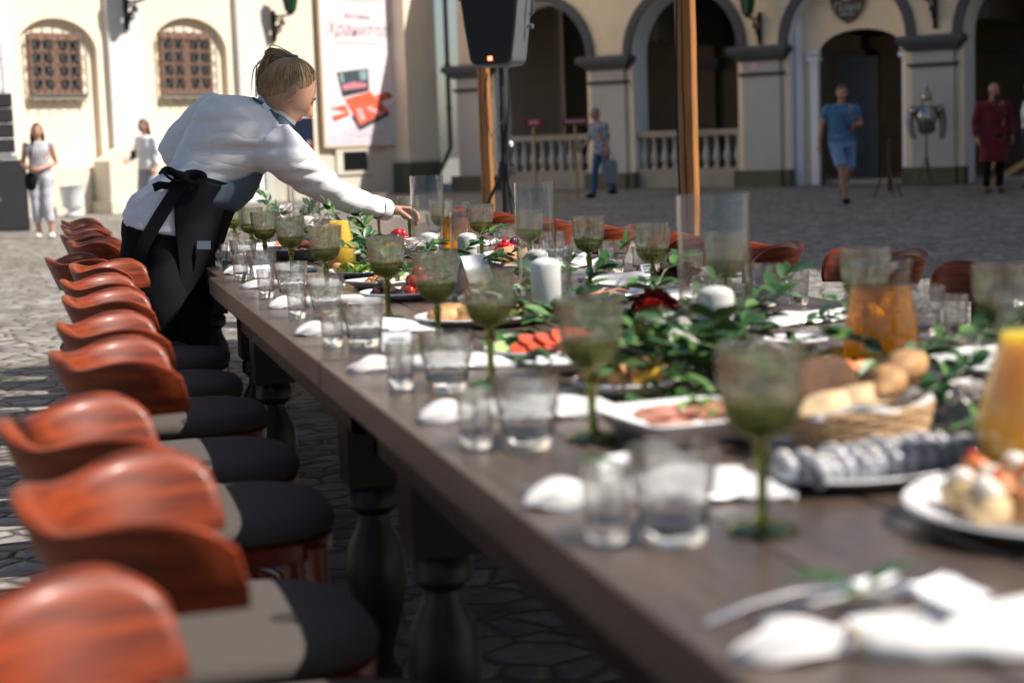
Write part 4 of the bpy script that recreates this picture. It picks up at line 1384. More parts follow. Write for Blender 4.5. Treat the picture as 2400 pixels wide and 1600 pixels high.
# bread basket
bk = thing('bread_basket', 'oval wicker basket lined with a white napkin and filled with bread', 'basket', (0.955, 1.905, ZT), 0.35)
WICKER = M('wicker', (0.50, 0.31, 0.15), 0.7, var=0.3, scale=60, st=(1, 1, 4), bmp=0.003)
mb = MB()
for i in range(9):
    z = 0.004 + i * 0.0065
    s = 1 + 0.022 * i
    pts = [(0.088 * s * math.cos(a), 0.062 * s * math.sin(a), z + 0.0022 * math.sin(12 * a + i * math.pi)) for a in np.linspace(0, 2 * math.pi, 49)]
    mb.tube(pts, 0.0042, 6)
for k in range(24):
    a = k * 2 * math.pi / 24
    mb.tube([(0.086 * math.cos(a), 0.06 * math.sin(a), 0.002), (0.105 * math.cos(a), 0.075 * math.sin(a), 0.06)], 0.003, 5)
mb.lathe([(0.08, 0.002), (0.001, 0.004)], 32)
mb.build('weave', WICKER, bk)
mb = MB()
prof = [(0.9, 0.010), (0.98, 0.03), (1.08, 0.055), (1.16, 0.066), (1.19, 0.058)]
rings = []
for r_, z in prof:
    th = np.linspace(0, 2 * math.pi, 60, endpoint=False)
    wv = 1 + 0.05 * np.sin(7 * th + z * 40) * (z > 0.05)
    rings.append(np.stack([0.088 * r_ * wv * np.cos(th), 0.062 * r_ * wv * np.sin(th), z + 0.006 * np.sin(5 * th) * (z > 0.05)], 1))
mb.loft(rings, (False, False)).build('lining_napkin', CLOTH, bk)
BX, BY = 0.955, 1.905
mrye = MB().ball((0, 0, 0), (0.05, 0.014, 0.04), 24, 14, fn=lump(31, 0.05)).mesh('rye_slice', RYE)
mbun = bun('bread_bun', (0.056, 0.028, 0.026), PALEB, 33)
mbg = bun('bread_bun', (0.06, 0.028, 0.030), CRUST, 35)
for x, y, a, t_ in [(-0.045, 0.03, 0.7, -0.35), (-0.03, 0.045, 0.6, -0.25), (-0.01, 0.05, 0.5, -0.3)]:
    food('rye_slice', mrye, 'slice of dark rye bread standing at the back of the wicker basket', 'rye slices in the basket', BX + x, BY + y, ZT + 0.075, a, 1, t_)
for x, y, z, a, m_, lab in [(-0.05, -0.02, 0.058, 0.5, mbun, 'pale bun at the left front of the wicker basket'), (0.0, -0.01, 0.062, 0.3, mbun, 'pale bun in the middle of the wicker basket'), (0.04, 0.015, 0.075, 0.9, mbg, 'golden crusty bun on the right of the wicker basket'), (0.075, 0.03, 0.09, 0.6, mbg, 'golden crusty bun highest at the right of the wicker basket')]:
    food('bread_bun', m_, lab, 'buns in the bread basket', BX + x, BY + y, ZT + z, a, 0.95)
# herring platter
plate('oval_platter', 'long oval white platter of silver herring rolls behind the large round plate', 0.90, 1.745, 0.088, 0.016, sx=1.6, rz=0.25, group='white serving plates')
mf = MB().ball((0, 0, 0), (0.013, 0.026, 0.020), 18, 12, fn=lump(41, 0.1)).ball((0, 0, 0.013), (0.006, 0.012, 0.006), 12, 8, mat=1).mesh('herring_roll', [FISHS, CREAMF])
for i in range(11):
    for j in range(2):
        food('herring_roll', mf, 'silvery herring roll on the long oval platter', 'herring rolls on the platter', 0.90 + (i - 5) * 0.0215 - 0.01 * j + rng.normal() * 0.003, 1.745 + (i - 5) * 0.0055 + (j - 0.5) * 0.05 + rng.normal() * 0.004, ZT + 0.022, rng.uniform(-0.5, 0.7), rng.uniform(0.8, 1.1), rng.uniform(-0.25, 0.25))
# large round plate of canapes
plate('round_plate', 'large round white plate of canapes at the lower right', 0.965, 1.468, 0.165, 0.022, rz=0, group='white serving plates')
mcan = MB().lathe([(0.019, -0.012), (0.021, -0.006), (0.02, 0.006), (0.016, 0.012), (0.001, 0.013)], 20).ball((0, 0, 0.016), (0.013, 0.013, 0.009), 12, 8, mat=1).mesh('canape', [PALEB, CREAMF])
mca2 = MB().lathe([(0.019, -0.012), (0.021, -0.006), (0.02, 0.006), (0.016, 0.012), (0.001, 0.013)], 20).ball((0, 0, 0.014), (0.016, 0.013, 0.008), 12, 8, mat=1).ball((0.004, 0, 0.023), 0.006, 10, 6, mat=2).mesh('canape', [CRUST, SALM, TOM])
for i in range(30):
    a = 2.399 * i
    q = 0.0225 * math.sqrt(i)
    food('canape', mcan if i % 3 else mca2, 'pale canape with cream topping on the large round plate' if i % 3 else 'golden canape with salmon topping on the large round plate', 'canapes on the round plate', 0.965 + q * math.cos(a), 1.468 + q * math.sin(a), ZT + 0.024 + rng.uniform(0, 0.006), rng.uniform(0, 6))
# fish plate near the amber jug
plate('serving_plate', 'white plate of orange salmon slices behind the bread basket', 1.215, 2.50, 0.075, 0.016, group='white serving plates')
msal = MB().ball((0, 0, 0), (0.028, 0.014, 0.008), 16, 10, fn=lump(51, 0.2, 3)).mesh('salmon_slice', SALM)
for x, y, a in [(-0.03, -0.02, 0.2), (0.0, -0.03, 0.5), (0.03, -0.015, 0.1), (-0.01, 0.01, 1.0), (0.03, 0.02, 0.6)]:
    food('salmon_slice', msal, 'orange salmon slice on the plate behind the bread basket', 'salmon slices', 1.215 + x, 2.50 + y, ZT + 0.018, a)
# white plates on the right
plate('side_plate', 'empty white side plate between the greenery and the amber jug', 1.305, 2.86, 0.06, 0.018, group='white side plates', flat=0.5)
plate('side_plate', 'white side plate under the greenery right of the amber jug', 1.43, 2.40, 0.07, 0.016, group='white side plates')
plate('side_plate', 'white side plate under the right row napkin before the post', 1.45, 4.2, 0.085, 0.016, group='white side plates')
plate('serving_plate', 'white plate of fish and salad on the right of the middle', 1.30, 3.98, 0.11, 0.016, group='white serving plates')
for x, y, a in [(-0.03, -0.02, 0.2), (0.02, -0.03, 0.5), (0.04, 0.015, 0.1), (-0.03, 0.03, 1.0)]:
    food('ham_slice', mh, 'pink slice on the white plate right of the middle', 'slices on the right plate', 1.30 + x, 3.98 + y, ZT + 0.02, a)
# fruit plate
plate('fruit_plate', 'white plate of strawberries and dark grapes before the far chairs', 1.46, 5.45, 0.115, 0.02)
mst = MB().ball((0, 0, 0), (0.015, 0.015, 0.019), 16, 12, fn=lambda v: np.where(v[:, 2] < 0, 1 + 0.12 * v[:, 2], 1)).mesh('strawberry', BERRY)
for _ in range(18):
    q, a = rng.uniform(0, 0.055), rng.uniform(0, 6.28)
    food('strawberry', mst, 'red strawberry piled on the fruit plate', 'strawberries on the fruit plate', 1.44 + q * math.cos(a), 5.43 + q * math.sin(a), ZT + 0.022 + 0.035 * (1 - q / 0.055), rng.uniform(0, 6), 1, rng.uniform(-1, 1))
mgr = me_ball('grape', (0.0115, 0.0115, 0.013), GRAPE)
for _ in range(22):
    q, a = rng.uniform(0, 0.045), rng.uniform(0, 6.28)
    food('grape', mgr, 'dark grape at the back of the fruit plate', 'grapes on the fruit plate', 1.49 + q * math.cos(a), 5.50 + q * math.sin(a), ZT + 0.022 + 0.04 * (1 - q / 0.045), 0, 1.1)
plate('serving_plate', 'white plate with a golden baguette bun before the fruit plate', 1.36, 5.10, 0.11, 0.016, group='white serving plates')
food('bread_bun', bun('bread_bun', (0.085, 0.04, 0.034), CRUST, 61), 'long golden bun on the plate before the strawberries', None, 1.37, 5.09, ZT + 0.035, 0.5)
# grapes and peppers by the hand
plate('fruit_plate', 'white plate of dark grapes under the reaching hand', 1.26, 6.32, 0.11, 0.02)
for _ in range(26):
    q, a = rng.uniform(0, 0.06), rng.uniform(0, 6.28)
    food('grape', mgr if rng.random() < 0.7 else mst, 'dark red fruit under the reaching hand', 'fruit under the reaching hand', 1.26 + q * math.cos(a), 6.32 + q * math.sin(a), ZT + 0.022 + 0.045 * (1 - q / 0.06), 0, 1.2)
food('pepper_slice', MB().tube([(-0.03, 0, 0), (0, 0.012, 0.012), (0.03, 0, 0.012)], [0.01, 0.013, 0.009], 8).mesh('pepper_slice', YEL), 'yellow pepper slice left of the tall cylinder by the hand', None, 1.17, 6.05, ZT + 0.02)
# far food seen between the apron and the goblets
plate('serving_plate', 'white plate of orange salmon rolls beside the black apron', 0.88, 6.75, 0.125, 0.018, group='white serving plates')
for _ in range(9):
    food('salmon_slice', msal, 'orange salmon roll on the plate beside the black apron', 'salmon rolls by the apron', 0.88 + rng.uniform(-0.08, 0.08), 6.75 + rng.uniform(-0.07, 0.07), ZT + 0.022, rng.uniform(0, 6), 1.2)
# standing folded white menu
mn_ = MB()
mn_.box((-0.04, 0, 0.058), (0.003, 0.10, 0.12), RY(0.30)).box((0.0, 0, 0.058), (0.003, 0.10, 0.12), RY(-0.34))
o = mn_.build('menu_card', PAPER, None, False)
o.location, o.rotation_euler = (1.02, 4.10, ZT), (0, 0, -0.9)
tag(o, 'tall folded white menu card standing behind the green goblets', 'menu card')

# ------------------------------------------------------------------ greenery and flowers down the middle
def make_branch(seed, n=20, L=0.26, wild=0.5):
    r = np.random.default_rng(seed)
    mb = MB()
    pts = [np.array([0, 0, 0.0])]
    d = np.array([1, 0, 0.55])
    for i in range(9):
        d = d + r.normal(size=3) * 0.16 + np.array([0, 0, -0.07])
        d /= np.linalg.norm(d)
        pts.append(pts[-1] + d * L / 9)
        pts[-1][2] = max(pts[-1][2], 0.008)
    mb.tube(pts, np.linspace(0.0022, 0.0008, 10), 5, mat=1)
    for i in range(n):
        s = 0.6 + 8.4 * (i + 0.5) / n
        k = int(s)
        p = pts[k] + (pts[min(k + 1, 9)] - pts[k]) * (s - k)
        a = (1 if i % 2 else -1) * r.uniform(0.5, 1.2)
        dd = np.array([math.cos(a), math.sin(a), r.uniform(-0.1, 0.9)])
        mb.leaf(p, dd, (r.normal() * wild, r.normal() * wild, 1), r.uniform(0.035, 0.062), r.uniform(0.016, 0.026), 0 if r.random() < 0.8 else 2, r.uniform(-0.1, 0.5), 4)
    return mb.mesh('leafy_branch', [LEAFG, STEMG, LEAFL])
BR = [make_branch(s, 22, 0.22 + 0.03 * (s % 3)) for s in range(70, 76)]
NB = 0
def branch(x, y, rz, z=0.02, tilt=0.0, sc=1.0):
    global NB
    o = bpy.data.objects.new('leafy_branch', BR[NB % len(BR)])
    NB += 1
    COL.objects.link(o)
    o.location = (float(x), float(y), ZT + z)
    o.rotation_euler = (0, -tilt, rz)
    o.scale = (sc,) * 3
    zone = 'near the bread basket and amber jug' if y < 2.6 else ('round the tall wide candle cylinder' if y < 3.5 else ('between the menu card and the short candle' if y < 4.6 else ('beside the orange juice jug' if y < 6.2 else 'at the far end under the white sleeve')))
    tag(o, f'dark green leafy branch in the table garland, {zone}', 'foliage', 'leafy branches of the garland ' + zone)
for y in np.arange(1.95, 9.2, 0.105):
    for k in range(2 if y < 3.4 else 1):
        branch(1.07 + rng.normal() * 0.06, y + rng.normal() * 0.04, rng.uniform(0, 6.28), rng.uniform(0.0, 0.02), rng.uniform(-0.35, 0.1), rng.uniform(0.75, 1.0))
for x, y, a, t_ in [(1.0 + 0.03 * k_, 2.52 + 0.045 * k_, 2.6 + 0.9 * k_, 0.5 + 0.15 * (k_ % 3)) for k_ in range(3)] + [(1.0 + 0.028 * (k_ % 5), 2.62 + 0.07 * k_, 1.3 * k_, 0.05 + 0.1 * (k_ % 3)) for k_ in range(8)] + [(1.16, 3.1, 0.5, 0.6), (1.02, 2.68, 2.6, 0.2), (0.98, 2.6, 2.9, 0.2), (0.95, 2.45, 3.4, 0.3), (1.0, 2.3, 3.0, 0.3), (1.2, 2.33, 0.3, 0.25), (1.27, 2.3, 1.9, 0.2), (1.16, 2.15, 0.2, 0.3), (1.2, 2.1, 5.8, 0.3), (1.3, 3.2, 0.4, 0.7), (1.4, 3.05, 0.2, 0.6), (1.22, 3.5, 0.6, 0.8), (1.15, 3.75, 0.1, 0.9), (1.3, 4.45, 0.3, 0.6), (1.0, 4.95, 2.6, 0.8), (0.98, 5.1, 2.0, 0.9), (1.1, 5.5, 0.5, 0.7), (1.22, 5.3, 0.3, 0.7), (1.0, 5.75, 2.5, 1.0), (1.1, 6.0, 2.0, 1.0), (1.0, 7.6, 2.2, 1.1), (1.1, 7.8, 1.0, 1.2), (1.05, 7.7, 0.2, 1.1), (1.12, 1.95, 5.6, 0.2), (1.15, 1.85, 0.2, 0.4), (1.2, 1.9, 0.9, 0.5), (1.06, 2.05, 0.1, 0.4)]:
    branch(x, y, a, 0.01, t_ * 0.5 - 0.15 + (0.35 if y > 5.6 else 0), rng.uniform(0.85, 1.05))
def sprig(x, y, rz, label, z=0.02):
    mb = MB()
    mb.leaf((0, 0, 0), (1, 0.2, 0.35), (0, 0.2, 1), 0.07, 0.03).leaf((-0.01, 0, 0), (-0.6, 0.7, 0.3), (0, 0, 1), 0.06, 0.028).tube([(0.01, 0, 0), (-0.05, -0.02, 0)], 0.0014, 5, mat=1)
    o = mb.build('leaf_sprig', [LEAFG, STEMG])
    o.location, o.rotation_euler = (x, y, ZT + z), (0, 0, rz)
    tag(o, label, 'leaf sprig', 'leaf sprigs on the napkins')
sprig(0.62, 1.225, 0.2, 'green leaf sprig on the nearest napkin at the bottom right', 0.03)
for i, (x, y, a) in enumerate(NL[:6]):
    sprig(x + 0.13, y + 0.01, a + rng.uniform(-0.5, 0.5), f'green leaf sprig tucked on the {ORD[i]} left row napkin behind the nearest', 0.033)
for i, (x, y, a) in enumerate(NR[:4]):
    sprig(x - 0.1, y + 0.01, a + 2.2 + rng.uniform(-0.5, 0.5), f'green leaf sprig tucked on the {ORD[i]} right row napkin', 0.036)

PETW, PETD = M('white_petal', (0.80, 0.77, 0.74), 0.6, var=0.06, sss=0.15), M('burgundy_petal', (0.11, 0.008, 0.018), 0.6, var=0.5, scale=30)
PETR = M('red_petal', (0.42, 0.03, 0.02), 0.6, var=0.4, scale=30)
def make_flower(seed, r, mat, n=26):
    q = np.random.default_rng(seed)
    mb = MB()
    for i in range(n):
        s = i / n
        a = i * 2.4
        el = 1.35 - 1.15 * s
        d = np.array([math.cos(a) * math.cos(el), math.sin(a) * math.cos(el), math.sin(el)])
        mb.leaf(np.array([0, 0, -0.3 * r]), d + q.normal(size=3) * 0.06, (-d[0] * 0.3, -d[1] * 0.3, 1), r * (0.95 + 0.45 * s), r * 0.95, 0, 0.7, 5)
    return mb.mesh('flower', mat)
FW = [make_flower(i, 0.036, PETW) for i in (1, 2)]
FD, FR = make_flower(3, 0.036, PETD, 40), make_flower(4, 0.03, PETR, 30)
for i, (x, y, z, m_, lab, s) in enumerate([(1.045, 2.83, 0.06, FW[0], 'white flower left of the tall wide candle cylinder', 1.1), (1.01, 2.68, 0.05, FW[1], 'white flower in the dark leaves behind the pastry plate', 0.9), (1.09, 2.50, 0.05, FW[0], 'small white flower under the tall wide cylinder', 0.8),
                                     (1.15, 2.62, 0.03, FW[1], 'white flower bud in the leaves beside the largest green goblet', 0.7), (1.2, 3.32, 0.05, FD, 'dark burgundy flower left of the tall wide cylinder', 1.3), (1.16, 3.25, 0.05, FR, 'red flower among dark leaves left of the tall wide cylinder', 1.0),
                                     (1.36, 3.62, 0.08, FD, 'dark burgundy flower seen through the tall wide cylinder', 1.4), (1.42, 3.55, 0.07, FW[0], 'white flower seen through the tall wide cylinder', 1.1), (1.12, 5.35, 0.06, FW[1], 'white flower among pointed leaves under the cuff', 1.0), (1.2, 5.75, 0.05, FW[0], 'white flower left of the reaching hand', 1.2),
                                     (1.03, 6.7, 0.10, FW[1], 'white flower behind the orange juice jug', 1.3), (1.0, 7.5, 0.12, FW[0], 'white flower on the far garland under the white sleeve', 1.4), (1.15, 1.98, 0.05, FW[1], 'small white flower in the leaves right of the bread basket', 0.7), (1.22, 2.02, 0.04, FW[0], 'small white flower in the leaves beside the right juice jug', 0.6), (1.12, 4.35, 0.05, FD, 'dark burgundy flower behind the menu card', 1.0)]):
    food('flower', m_, lab, 'flowers in the garland', x, y, ZT + z, i * 1.3, s, 0.4 * math.sin(i))

# ------------------------------------------------------------------ bentwood armchairs
RED = wood('red_stained_beech', (0.042, 0.004, 0.002), (0.36, 0.058, 0.010), 0.5, (3, 3, 34), 2.6, coat=0.08, bmp=0.0004, spec=0.3)
REDP = wood('red_stained_legs', (0.10, 0.010, 0.005), (0.30, 0.035, 0.012), 0.3, (20, 20, 3), 2.6, coat=0.3, bmp=0.0003)
SEATF = M('seat_fabric', (0.072, 0.061, 0.052), 0.95, var=0.12, scale=220, bmp=0.0006)

def make_chair():
    t = thing('bentwood_armchair', 'chair', 'chair', (0, 0, -9), 0, 'red bentwood armchairs round the tables')
    rings = []
    A = np.linspace(-1, 1, 61)
    for s in A:
        a = s * rad(95)
        if abs(a) <= math.pi / 2:
            c = np.array([-0.005 - 0.155 * abs(math.cos(a)) ** 0.75 if abs(math.cos(a)) > 1e-9 else -0.005, 0.168 * math.copysign(abs(math.sin(a)) ** 0.85, a)])
        else:
            c = np.array([-0.005 + (abs(a) - math.pi / 2) * 0.19, math.copysign(0.168, a)])
        e = abs(s)
        top = 0.799 + 0.010 * math.cos(e * 2.55 * math.pi) * (1 - 0.3 * e)
        bot = 0.694 + 0.016 * e
        if e > 0.84:
            q = (e - 0.84) / 0.16
            top -= (top - bot - 0.022) * (1 - math.sqrt(max(0, 1 - q * q)))
        n = np.array([math.cos(a) * 0.245, -math.sin(a) * 0.195]) * -1
        n = np.array([-math.cos(a), math.sin(a)]) if abs(a) <= math.pi / 2 else np.array([0, math.copysign(1, a)])
        n = n / np.linalg.norm(n)
        lean = 0.040
        th = 0.0125
        prof = []
        for u, z in ((1, bot), (1, bot + 0.2 * (top - bot)), (1, bot + 0.85 * (top - bot)), (0.75, top - 0.003), (0.2, top), (-0.4, top - 0.001), (-0.9, top - 0.006), (-1, bot + 0.8 * (top - bot)), (-1, bot + 0.2 * (top - bot)), (-0.9, bot + 0.002), (0, bot - 0.001)):
            o = u * th + lean * (z - 0.694) / 0.1
            prof.append((c[0] + n[0] * o, c[1] + n[1] * o, z))
        rings.append(prof)
    MB().loft(rings).build('backrest', RED, t, True, 50)
    def at(a):
        return np.array([-0.005 - 0.15 * abs(math.cos(a)) ** 0.75, 0.165 * math.copysign(abs(math.sin(a)) ** 0.85, a)])
    for sg in (-1, 1):
        p = at(sg * rad(58))
        MB().tube([(p[0] - 0.07, p[1] * 1.05, 0), (p[0] - 0.03, p[1], 0.25), (p[0] + 0.005, p[1] * 0.98, 0.46), (p[0], p[1], 0.72)], [0.016, 0.019, 0.021, 0.018], 10).build('leg', REDP, t)
        MB().tube([(0.235, sg * 0.19, 0), (0.225, sg * 0.185, 0.25), (0.215, sg * 0.18, 0.455)], [0.014, 0.018, 0.021], 10).build('leg', REDP, t)
        q = at(-sg * rad(50))
        MB().tube([(q[0] + 0.0, q[1] * 0.95, 0.715), (q[0] * 0.5 + p[0] * 0.5 - 0.012, 0.02 * sg, 0.60), (p[0] + 0.01, p[1] * 0.95, 0.485)], [0.012, 0.013, 0.012], 8, flat=1.5).build('brace', REDP, t)
    def ring(z, k, c=0.045):
        th = np.linspace(0, 2 * math.pi, 40, endpoint=False)
        ex = 2 / 3.2
        return np.stack([c + 0.225 * k * np.sign(np.cos(th)) * np.abs(np.cos(th)) ** ex, 0.215 * k * np.sign(np.sin(th)) * np.abs(np.sin(th)) ** ex, np.full(40, z)], 1)
    MB().loft([ring(0.43, 0.93), ring(0.435, 0.97), ring(0.463, 0.98), ring(0.468, 0.95)]).build('seat_frame', REDP, t, True, 50)
    MB().loft([ring(0.468, 0.93), ring(0.475, 0.99), ring(0.491, 1.0), ring(0.503, 0.97), ring(0.511, 0.86), ring(0.515, 0.6), ring(0.516, 0.2)]).build('seat', SEATF, t, True, 70)
    th = np.linspace(0, 2 * math.pi, 36)
    MB().tube([(0.03 + 0.2 * math.cos(a), 0.19 * math.sin(a), 0.22) for a in th], 0.010, 8).build('stretcher', REDP, t)
    return t

ch = make_chair()
CL = [(0.085, 1.24, 0.06), (0.155, 1.80, -0.03), (0.125, 2.31, 0.04), (0.192, 3.08, 0.0), (0.205, 3.62, 0.02), (0.222, 4.28, -0.02), (0.222, 4.85, 0.02), (0.255, 5.50, -0.16), (0.18, 5.97, 0.10), (0.265, 7.02, -0.1), (0.24, 7.6, 0.05), (0.262, 8.15, -0.04), (0.25, 8.72, 0.03), (0.255, 9.3, 0.0)]
for i, (x, y, a) in enumerate(CL):
    more = {0: ', bright orange in the sun', 7: ', turned towards the woman', 8: ', pulled out farthest'}.get(i, '')
    put(ch, x, y, f'red bentwood armchair, {ORD[i]} from the camera in the left row' + more, 'red bentwood armchairs round the tables', a, 0.0)
CR = [(2.02, 3.02, 0.0), (2.13, 3.66, 0.16), (2.14, 4.33, 0.10), (2.02, 4.88, 0.14), (2.0, 5.52, 0.0), (1.97, 6.28, 0.03), (1.95, 6.95, -0.04), (1.95, 7.75, 0.04), (1.95, 8.5, 0.0)]
for i, (x, y, a) in enumerate(CR):
    put(ch, x, y, f'red bentwood armchair, {ORD[i]} from the camera in the right row', 'red bentwood armchairs round the tables', math.pi + a - 0.2, 0.0)

# ------------------------------------------------------------------ people
SKIN = M('skin', (0.50, 0.27, 0.18), 0.45, var=0.14, scale=26, sss=0.05)
SKIN2 = M('tanned_skin', (0.40, 0.20, 0.13), 0.5, var=0.1, scale=30, sss=0.1)
HAIRB = wood('blond_hair', (0.12, 0.066, 0.028), (0.50, 0.34, 0.18), 0.42, (60, 60, 14), 4.0, bmp=0.001)
HAIRD = wood('brown_hair', (0.035, 0.018, 0.010), (0.10, 0.055, 0.03), 0.45, (26, 26, 8), 6.0)
SHIRT = M('white_shirt', (0.78, 0.78, 0.80), 0.85, var=0.025, scale=40, sheen=0.2, crease=(1.5, (2.0, 1.5, 5.0), 0.018))
BLACKC = M('black_cotton', (0.010, 0.010, 0.012), 0.95, spec=0.15, var=0.3, scale=14, bmp=0.002)
APRON = M('black_apron', (0.009, 0.010, 0.012), 0.95, spec=0.12, var=0.3, scale=10, bmp=0.003)
DENIMG = M('blue_grey_denim', (0.085, 0.115, 0.155), 0.85, var=0.15, scale=120, bmp=0.001)
LIP = M('lips', (0.42, 0.14, 0.11), 0.45)
EYE = M('eye_dark', (0.03, 0.02, 0.018), 0.2)
BROW = M('brow_hair', (0.12, 0.07, 0.035), 0.7)
METAL = M('silver_jewel', (0.7, 0.7, 0.7), 0.2, metal=1.0)

def face_fn(v, nose=1.0):
    f, s, u = v[:, 0], np.abs(v[:, 1]), v[:, 2]
    fr = np.clip(f, 0, 1)
    g = lambda a, b: np.exp(-(a) ** 2) * np.exp(-(b) ** 2)
    k = np.ones(len(v))
    k += 0.36 * nose * fr * g(s / 0.135, (u + 0.16) / 0.12)
    k += 0.15 * nose * fr * g(s / 0.11, (u - 0.03) / 0.16)
    k += 0.05 * fr * g((s - 0.28) / 0.2, (u - 0.27) / 0.10)
    k -= 0.07 * fr * g((s - 0.32) / 0.14, (u - 0.12) / 0.09)
    k += 0.07 * fr * g(s / 0.2, (u + 0.44) / 0.05)
    k += 0.07 * fr * g(s / 0.18, (u + 0.56) / 0.05)
    k -= 0.03 * fr * g(s / 0.3, (u + 0.66) / 0.06)
    k += 0.09 * fr * g(s / 0.28, (u + 0.80) / 0.13)
    k -= 0.10 * g((f - 0.15) / 0.3, (u + 0.92) / 0.22)
    k += 0.05 * fr * g((s - 0.5) / 0.2, (u + 0.12) / 0.2)
    k -= 0.10 * g((s - 0.85) / 0.4, (u + 0.75) / 0.3)
    k += 0.06 * g((f + 0.8) / 0.5, (u - 0.3) / 0.6)
    k -= 0.14 * g((f + 0.75) / 0.45, (u + 0.75) / 0.3)
    return k

HD = np.array([0.098, 0.077, 0.118])
def head(mb, c, F, U, size=1.0, nose=1.0, seg=56, rings=40):
    F = np.array(F, float)
    F /= np.linalg.norm(F)
    U = np.array(U, float)
    U -= F * (U @ F)
    U /= np.linalg.norm(U)
    S = np.cross(U, F)
    R = np.stack([F, S, U], 1)
    mb.ball(c, HD * size, seg, rings, R, 0, lambda v: face_fn(v, nose))
    for sg in (-1, 1):
        e = np.array(c) + R @ (np.array([-0.010, sg * 0.080, -0.006]) * size)
        mb.ball(e, np.array([0.019, 0.008, 0.033]) * size, 14, 10, R @ RX(sg * -0.15) @ RZ(sg * 0.5))
    return R

def face_bits(par, c, R, size=1.0, brow=BROW):
    c = np.array(c)
    def P(f, s, u):
        v = np.array([[f, s, u]], float)
        v /= np.linalg.norm(v)
        return c + R @ (v[0] * HD * size * face_fn(v)[0])
    mb = MB()
    for sg in (-1, 1):
        mb.ball(P(0.9, sg * 0.34, 0.12) + R @ np.array([-0.002, 0, 0]) * size, np.array([0.006, 0.012, 0.0055]) * size, 12, 8, R)
    mb.build('eye', EYE, par)
    mb = MB()
    for sg in (-1, 1):
        mb.tube([P(0.93, sg * s, u) for s, u in ((0.14, 0.25), (0.28, 0.30), (0.42, 0.29), (0.52, 0.24))], [0.0022 * size, 0.0034 * size, 0.003 * size, 0.001 * size], 6)
    mb.build('eyebrow', brow, par)
    mb = MB()
    for u in (-0.43, -0.53):
        mb.tube([P(0.88, s, u + 0.03 * abs(s) * (1 if u < -0.5 else -1)) for s in np.linspace(-0.24, 0.24, 9)], [0.0015, 0.004, 0.005, 0.0055, 0.0055, 0.0055, 0.005, 0.004, 0.0015], 6)
    mb.build('lip', LIP, par)

def hand(mb, wrist, d, palm, side, size=1.0, curl=(0.3, 0.35, 0.4, 0.45), thumb=0.4):
    """palm and five separate fingers; d points along the hand, palm is the palm's normal, side points to the thumb"""
    d = np.array(d, float)
    d /= np.linalg.norm(d)
    palm = np.array(palm, float)
    palm -= d * (palm @ d)
    palm /= np.linalg.norm(palm)
    sd = np.cross(d, palm)
    if sd @ np.array(side, float) < 0:
        sd = -sd
    w0 = np.array(wrist, float)
    rr = []
    for s, hw, ht in ((0, 0.026, 0.019), (0.03, 0.033, 0.017), (0.06, 0.040, 0.015), (0.085, 0.042, 0.013), (0.093, 0.036, 0.008)):
        th = np.linspace(0, 2 * math.pi, 16, endpoint=False)
        rr.append(w0 + size * (d * s + np.outer(np.cos(th), sd) * hw + np.outer(np.sin(th), palm) * ht))
    mb.loft(rr)
    for i, (o, L, r) in enumerate(((0.030, 0.070, 0.0092), (0.010, 0.079, 0.0096), (-0.010, 0.073, 0.0092), (-0.029, 0.058, 0.0082))):
        p = w0 + size * (d * 0.083 + sd * o)
        a = 0.12
        pts = [p]
        for seg, fr in ((0.45, 1), (0.30, 1.4), (0.25, 1.2)):
            a += curl[i] * fr
            pts.append(pts[-1] + size * L * seg * (d * math.cos(a) + palm * math.sin(a) + sd * o * 1.2))
        q = [pts[0], (pts[0] + pts[1]) / 2, pts[1], (pts[1] + pts[2]) / 2, pts[2], pts[3]]
        mb.tube(q, [r * size * k for k in (1.0, 0.98, 1.02, 0.9, 0.92, 0.62)], 10)
    p = w0 + size * (d * 0.022 + sd * 0.026)
    v1 = d * 0.65 + sd * 0.75 + palm * thumb
    v2 = d * 0.9 + sd * 0.25 + palm * thumb
    mb.tube([p, p + size * 0.036 * v1, p + size * (0.036 * v1 + 0.03 * v2), p + size * (0.036 * v1 + 0.055 * v2)], [0.0135 * size, 0.0115 * size, 0.0105 * size, 0.0065 * size], 10)

def elli(c, a, b, n=28, e=1.0, th=None):
    th = np.linspace(0, 2 * math.pi, n, endpoint=False) if th is None else th
    cs, sn = np.cos(th), np.sin(th)
    return np.array(c) + np.outer(np.sign(cs) * np.abs(cs) ** e, a) + np.outer(np.sign(sn) * np.abs(sn) ** e, b)

# ---- the waitress bending over the table
ZW = 5.90
PXM = 1.0204 * ZW / FPX
def D(x, y, dz=0.0):
    return spot(x * 1.0204, y * 1.0204, ZW + dz)
def IV(x, y):
    return (Rt * x - Up * y) * PXM
def wring(c, a, b, k=1.0, th=None, dz=0.0, n=32, e=0.9):
    return elli(D(*c, dz), IV(*a) * k, Fw * b * k, n, e, th)

wt = thing('person', 'woman in a white shirt and black apron bending over the table, one arm stretched out', 'person', (0.36, 6.02, 0))
def own(o, root):
    o.parent = root
    o.matrix_parent_inverse = Matrix.Translation(-Vector(root.location))
    return o
LOWER = [((468, 416), (86, 20), 0.140), ((418, 472), (104, 16), 0.170), ((392, 535), (110, 20), 0.180), ((378, 600), (104, 8), 0.172), ((385, 680), (92, 0), 0.150), ((394, 780), (84, 0), 0.145), ((398, 860), (78, 0), 0.14)]
UPPER = [((384, 545), (104, 24), 0.185), ((386, 520), (105, 26), 0.186), ((410, 468), (104, 16), 0.176), ((468, 412), (83, 20), 0.145), ((510, 356), (80, 56), 0.150), ((545, 308), (89, 67), 0.160), ((578, 276), (86, 58), 0.145), ((612, 262), (58, 42), 0.105), ((634, 254), (38, 28), 0.068), ((640, 250), (34, 24), 0.06)]

